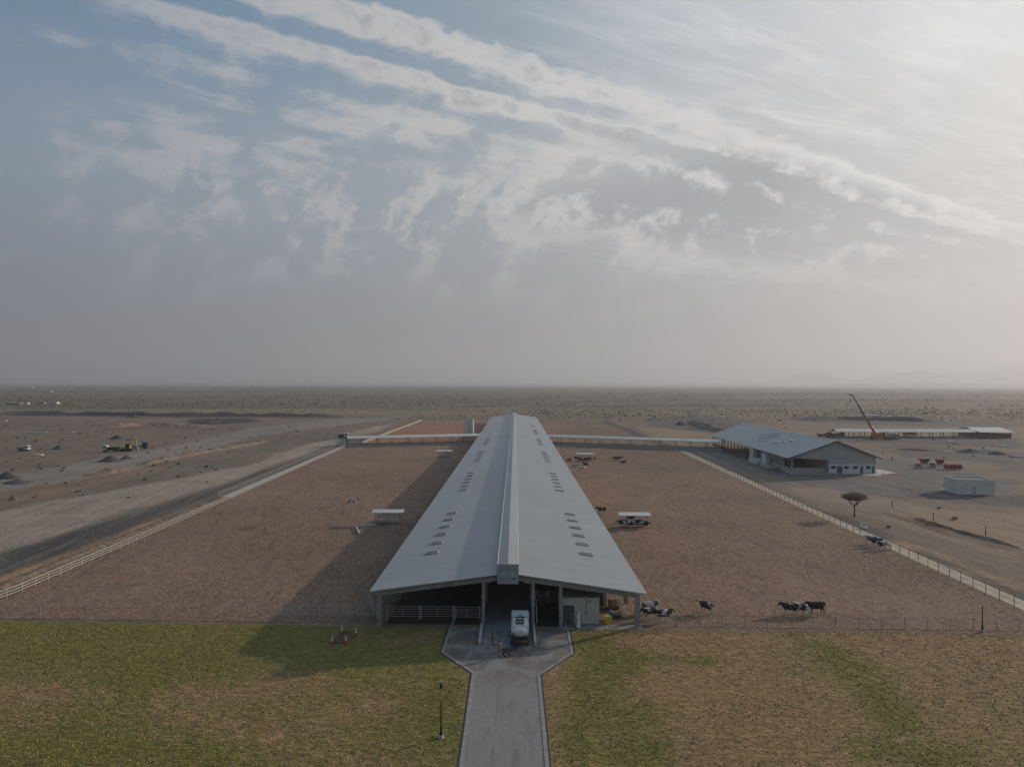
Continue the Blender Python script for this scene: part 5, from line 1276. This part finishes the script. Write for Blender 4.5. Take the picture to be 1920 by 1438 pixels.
tag(MB().slab([tuple((cc+(p-cc)*.9)[:2]) for p in rp], 0, .10).build('pit_cover', mat('rusty_timber', (.11, .065, .045), .9, var=.3, scale=2)), 'brown square pit cover between the four bollards', 'cover')
for i, (a, b) in enumerate(((3, 1), (3, 2), (0, 3))):
    mb = MB(); mb.bar(rp[a]+Vector((0, 0, .3)), rp[b]+Vector((0, 0, .22)), .05, .09); tag(mb.build('barrier_plank', M['plank']), ['red plank running diagonally across the pit cover', 'red plank between the two back bollards', 'red plank between the two left bollards'][i], 'plank')
for px, py, hpx, lb in ((1673, 951, 12, 'thin brown stake standing alone right of the bare tree'), (1750, 975, 14, 'brown stake at the start of the earth ridge in the right yard'), (1848, 1003, 16, 'tall thin stake in the sandy part of the right yard'), (1770, 913, 6, 'short dark stake left of the block building'), (272, 835, 10, 'white marker pole right of the excavator'), (1277, 790, 8, 'pale marker post on the dark heap'), (1655, 852, 8, 'dark stake left of the red machinery')):
    p = P(px, py); k = p.y/FPX; b = MB(); b.cyl((0, 0, 0), (0, 0, hpx*k), .09, .07, 8); b.ball((0, 0, hpx*k), .11); tag(b.build('stake', M['rail'] if 'white' in lb or 'pale' in lb else M['fpostd'], loc=p), lb, 'stake')
p = P(1615, 991); e = empty('feed_sack', p, R(20), 'small white sack standing against the right fence', 'sack'); b = MB(); b.limb([((0, 0, .3), .3), ((0, 0, .8), .2), ((.02, 0, 1.1), .08)], 10); b.build('sack', M['white'], e); 
p = P(1622, 993); MBx = MB().ball((0, 0, .3), .4, .3, .3, 12, 7); tag(MBx.build('white_stone', M['white'], loc=p, smooth=True), 'white stone just right of the sack at the right fence', 'stone')

# ------------------------------------------------------------------ crane
ck = P(1648, 822); ck.y = 352; ck.x = 352*(1650-960)/FPX
cr = empty('mobile_crane', ck, 0, 'orange mobile crane with raised boom working beside the far shed', 'crane')
MB().box(-4.5, 7.0, -1.3, 1.3, .9, 1.6).build('carrier', M['orange'], cr); rbox(5.0, 7.2, -1.25, 1.25, 1.0, 2.9, .25).build('driver_cab', M['conc'], cr)
up = MB().box(-3.8, 1.0, -1.3, 1.3, 1.62, 3.2).build('upperworks', M['orange'], cr); rbox(.4, 2.0, -1.5, -.4, 1.7, 3.5, .2).build('operator_cab', M['orange'], cr)
MB().box(.7, 1.7, -1.53, -1.505, 2.3, 3.2).build('cab_window', M['glass'], cr)
for x in (-3.6, -2.2, 3.2, 4.6, 6.0):
    for s_ in (-1, 1): w = MB().cyl((x, s_*.95, .6), (x, s_*1.3, .6), .6, n=16).build('wheel', M['black'], cr); MB().cyl((x, s_*1.29, .6), (x, s_*1.32, .6), .3, n=12).build('rim', M['steel'], w)
tip = Vector((-13.8, 0, 21.9)); bt = Vector((-2.6, 0, 3.0)); dv = (tip-bt)
bo = MB(); bo.bar(bt, bt+dv*.42, .65, .9); bo.build('boom', M['orange'], cr)
bo = MB(); bo.bar(bt+dv*.40, bt+dv*.75, .45, .6); bo.bar(bt+dv*.73, tip, .32, .42); bo.build('boom_extension', M['dark'], cr)
bo = MB(); bo.bar(tip, tip+Vector((-1.3, 0, .25)), .4, .5); bo.build('boom_head', M['dark'], cr)
MB().cyl((-14.9, 0, 22.0), (-14.9, 0, 19.2), .05, n=6).build('cable', M['dark'], cr); MB().ball((-14.9, 0, 18.7), .3, .3, .6).build('hook', M['dark'], cr)
MB().cyl((-.8, 0, 2.6), bt+dv*.28, .18, n=8).build('boom_ram', M['steel'], cr)

# ------------------------------------------------------------------ excavator, truck, pickup, machinery
ex = empty('excavator', P(236, 846), R(12), 'yellow-green excavator with folded boom beside the haul road on the left', 'excavator')
for s_ in (-1, 1):
    tr_ = MB(); poly = [(-2.0, .15), (-1.7, .0), (1.7, .0), (2.0, .15), (2.1, .55), (1.8, .9), (-1.8, .9), (-2.1, .55)]; tr_.prism(poly, s_*1.1-.3, s_*1.1+.3); tr_.build('track', M['black'], ex)
MB().box(-1.0, 1.0, -.8, .8, .4, 1.0).build('undercarriage', M['dark'], ex); rbox(-2.4, 1.3, -1.35, 1.35, 1.0, 2.0, .12).build('upper_body', M['lime'], ex)
cb = rbox(.1, 1.5, -1.35, -.35, 1.0, 2.9, .15).build('cab', M['dark'], ex); MB().box(.3, 1.35, -1.37, -1.352, 1.7, 2.7).build('cab_window', M['glass'], cb)
MB().box(-2.9, -2.4, -1.3, 1.3, 1.0, 1.9).build('counterweight', M['dark'], ex)
b = MB(); b.bar((1.0, .1, 1.8), (2.2, .1, 4.8), .45, .6); b.bar((2.2, .1, 4.8), (3.2, .1, 5.4), .45, .55); b.build('boom', M['lime'], ex)
b = MB(); b.bar((3.2, .1, 5.4), (3.9, .1, 1.9), .4, .5); b.build('stick', M['lime'], ex)
b = MB(); b.add([(3.4, -.5, 1.7), (4.3, -.5, 1.5), (4.4, -.5, .5), (3.6, -.5, .3), (3.4, .7, 1.7), (4.3, .7, 1.5), (4.4, .7, .5), (3.6, .7, .3)], [(0, 1, 2, 3), (7, 6, 5, 4), (0, 4, 5, 1), (1, 5, 6, 2), (2, 6, 7, 3), (3, 7, 4, 0)]); b.build('bucket', M['conc'], ex)
def truckish(loc, rz, label, cabc, bedc, L=6.0, name='tipper_truck', cat='truck', s=1.0):
    e = empty(name, loc, rz, label, cat); e.scale = (s, s, s)
    MB().box(-L/2, L/2, -.5, .5, .6, .9).build('chassis', M['dark'], e)
    c_ = rbox(L/2-1.7, L/2, -1.15, 1.15, .7, 2.6, .18).build('cab', cabc, e); MB().box(L/2+.003, L/2+.02, -.95, .95, 1.6, 2.3).build('windscreen', M['glass'], c_)
    for s_ in (-1, 1): MB().box(L/2-1.3, L/2-.4, s_*1.155-.01, s_*1.155+.01, 1.6, 2.3).build('side_window', M['glass'], c_)
    b = MB(); b.hexa([(-L/2, -1.1, .92), (L/2-1.9, -1.1, .92), (L/2-1.9, 1.1, .92), (-L/2, 1.1, .92)], [(-L/2-.1, -1.2, 1.9), (L/2-1.8, -1.2, 1.9), (L/2-1.8, 1.2, 1.9), (-L/2-.1, 1.2, 1.9)]); b.build('bed', bedc, e)
    for x in (-L/2+1.0, L/2-1.0):
        for s_ in (-1, 1): w = MB().cyl((x, s_*.85, .5), (x, s_*1.15, .5), .5, n=16).build('wheel', M['black'], e); MB().cyl((x, s_*1.14, .5), (x, s_*1.17, .5), .24, n=12).build('rim', M['steel'], w)
    return e
truckish(P(221, 848)+Vector((-3.4, 1, 0)), R(190), 'dark tipper truck with pale cab standing left of the excavator', M['white'], M['dark'], 5.5)
truckish(P(252, 843)+Vector((.6, 3.5, 0)), R(8), 'cream tipper truck parked right behind the excavator', M['dark'], M['cream'], 5.5)
truckish(P(644, 822), R(5), 'small white truck with dark bed at the left end of the left walkway', M['white'], M['dark'], 4.6)
truckish(P(45, 846), R(5), 'white pickup parked on the far left dirt', M['white'], M['conc'], 4.6, 'pickup_truck', 'pickup', .85)
truckish(P(1010, 776), R(80), 'small dark truck far behind the barn\'s right end', M['dark'], M['dark'], 5) if False else None
p = P(67, 813); mb = MB(); mb.bar((-5.5, -1, .5), (5.5, 1.2, .5), .6, .7); tag(mb.build('concrete_beam', M['white'], loc=p), 'long white beam lying on the far left dirt', 'beam')
p = P(72, 854); mb = MB(); mb.slab([(-1.6, -.8), (1.6, -.6), (1.4, .8), (-1.3, .9)], 0, .4); tag(mb.build('white_slab', M['white'], loc=p), 'small white slab below the white pickup', 'slab')
rq_ = random.Random(9)
for i, (px, py, w) in enumerate([(118, 808, 4), (138, 811, 5), (148, 808, 4), (164, 808, 3), (200, 811, 5), (208, 809, 4), (330, 783, 4), (355, 783, 4), (12, 790, 6)]):
    p = P(px, py); k = p.y/FPX*w/2; b = MB(); b.slab([(-k, -k*.4), (k, -k*.3), (k*.8, k*.5), (-k*.7, k*.4)], 0, k*.5)
    tag(b.build('rubble_block', M['concl'] if i % 3 else M['dark'], loc=p, rz=rq_.uniform(0, 3)), 'small block of building rubble on the far left plain', 'rubble', 'rubble on the far left plain')
# red machinery
def trailer(px, py, L, label, kind):
    p = P(px, py); e = empty('farm_machine', p, R(rq_.uniform(-8, 8)), label, 'farm machine', 'red farm machines in the yard'); e.scale = (.85, .85, .8)
    if kind == 'tank':
        MB().cyl((-L/2, 0, 1.25), (L/2*.6, 0, 1.25), .95, n=18).ball((L/2*.6, 0, 1.25), .5, .95, .95, 18, 8).build('tank', M['red'], e, smooth=False); MB().box(-L/2, L/2, -.4, .4, .35, .5).build('frame', M['dark'], e)
    elif kind == 'hopper':
        b = MB(); b.hexa([(-L/2*.7, -.6, .8), (L/2*.7, -.6, .8), (L/2*.7, .6, .8), (-L/2*.7, .6, .8)], [(-L/2, -1.2, 2.4), (L/2, -1.2, 2.4), (L/2, 1.2, 2.4), (-L/2, 1.2, 2.4)]); b.build('hopper', M['red'], e)
        MB().box(-L/2*.8, L/2*.8, -.5, .5, .55, .75).build('frame', M['yellow'], e)
    else:
        b = MB(); b.bar((-L/2, -1, .9), (L/2, -1, .9), .2); b.bar((-L/2, 1, .9), (L/2, 1, .9), .2)
        for i in range(6): b.bar((-L/2+L*i/5, -1, .9), (-L/2+L*i/5, 1, .9), .16); b.bar((-L/2+L*i/5, -.8, .9), (-L/2+L*i/5, -.8, .1), .1)
        b.build('frame', M['cream'], e); MB().box(-L/2*.4, L/2*.4, -.5, .5, 1.0, 1.9).build('seed_box', M['red'], e)
    for s_ in (-1, 1): w = MB().cyl((0, s_*1.15, .55), (0, s_*1.45, .55), .55, n=16).build('wheel', M['black'], e); MB().cyl((0, s_*1.44, .55), (0, s_*1.47, .55), .28, n=12).build('rim', M['white'], w)
    MB().bar((L/2, 0, .55), (L/2+1.4, 0, .45), .12).build('drawbar', M['dark'], e)
trailer(1733, 870, 3.6, 'red hopper machine at the left of the machinery group', 'hopper'); trailer(1762, 871, 3.0, 'red hopper machine with yellow frame in the middle of the group', 'hopper')
trailer(1748, 877, 4.2, 'cream framed seed drill with red box in front of the hoppers', 'drill'); trailer(1781, 880, 4.0, 'low red tank machine right of the yellow framed one', 'tank'); trailer(1797, 880, 3.0, 'red tank machine at the right end of the group', 'tank')
trailer(1722, 878, 2.6, 'pale framed implement at the left front of the machinery group', 'drill')
# far right building-site clutter
for i, (px, py, wpx, m, lb) in enumerate([(1782, 829, 12, M['white'], 'white sheet pile in front of the long shed'), (1885, 838, 20, M['white'], 'white boards leaning at the far right'), (1840, 845, 34, M['concl'], 'long pale beams stacked at the right of the site'), (1864, 850, 16, M['concl'], 'short pale beams in front of the longer stack'), (1905, 857, 22, M['concl'], 'pale slabs at the right edge of the picture'), (1795, 833, 10, M['concl'], 'pale rubble right of the white sheet pile')]):
    p = P(px, py); k = p.y/FPX; w = wpx*k/2; b = MB()
    for j in range(4): b.box(-w+j*w*.1, w-j*w*.08, -1.2+j*.7, -.7+j*.7, 0, .35+.12*j)
    tag(b.build('building_materials', m, loc=p, rz=rq_.uniform(-.2, .2)), lb, 'materials')
for i, (px, py, lb, m) in enumerate([(1545, 816, 'reddish truck left of the long shed', M['red']), (1570, 816, 'brown truck at the left end of the long shed', M['brick']), (1705, 813, 'orange truck under the middle of the long shed', M['orange']), (1672, 820, 'grey truck right of the crane', M['conc'])]):
    truckish(P(px, py+4), R(rq_.uniform(-10, 10)), lb, m, m, 6.5)

# ------------------------------------------------------------------ haze
hm = bpy.data.materials.new('haze'); hm.use_nodes = True; t = hm.node_tree; t.nodes.clear()
pv = t.nodes.new('ShaderNodeVolumePrincipled'); pv.inputs['Color'].default_value = (.62, .65, .71, 1); pv.inputs['Density'].default_value = 0.00018; pv.inputs['Anisotropy'].default_value = .38
mo = t.nodes.new('ShaderNodeOutputMaterial'); t.links.new(pv.outputs[0], mo.inputs['Volume'])
hb = MB().box(-20500, 20500, -20500, 20500, -6, 600).build('haze', hm); tag(hb, kind='stuff')
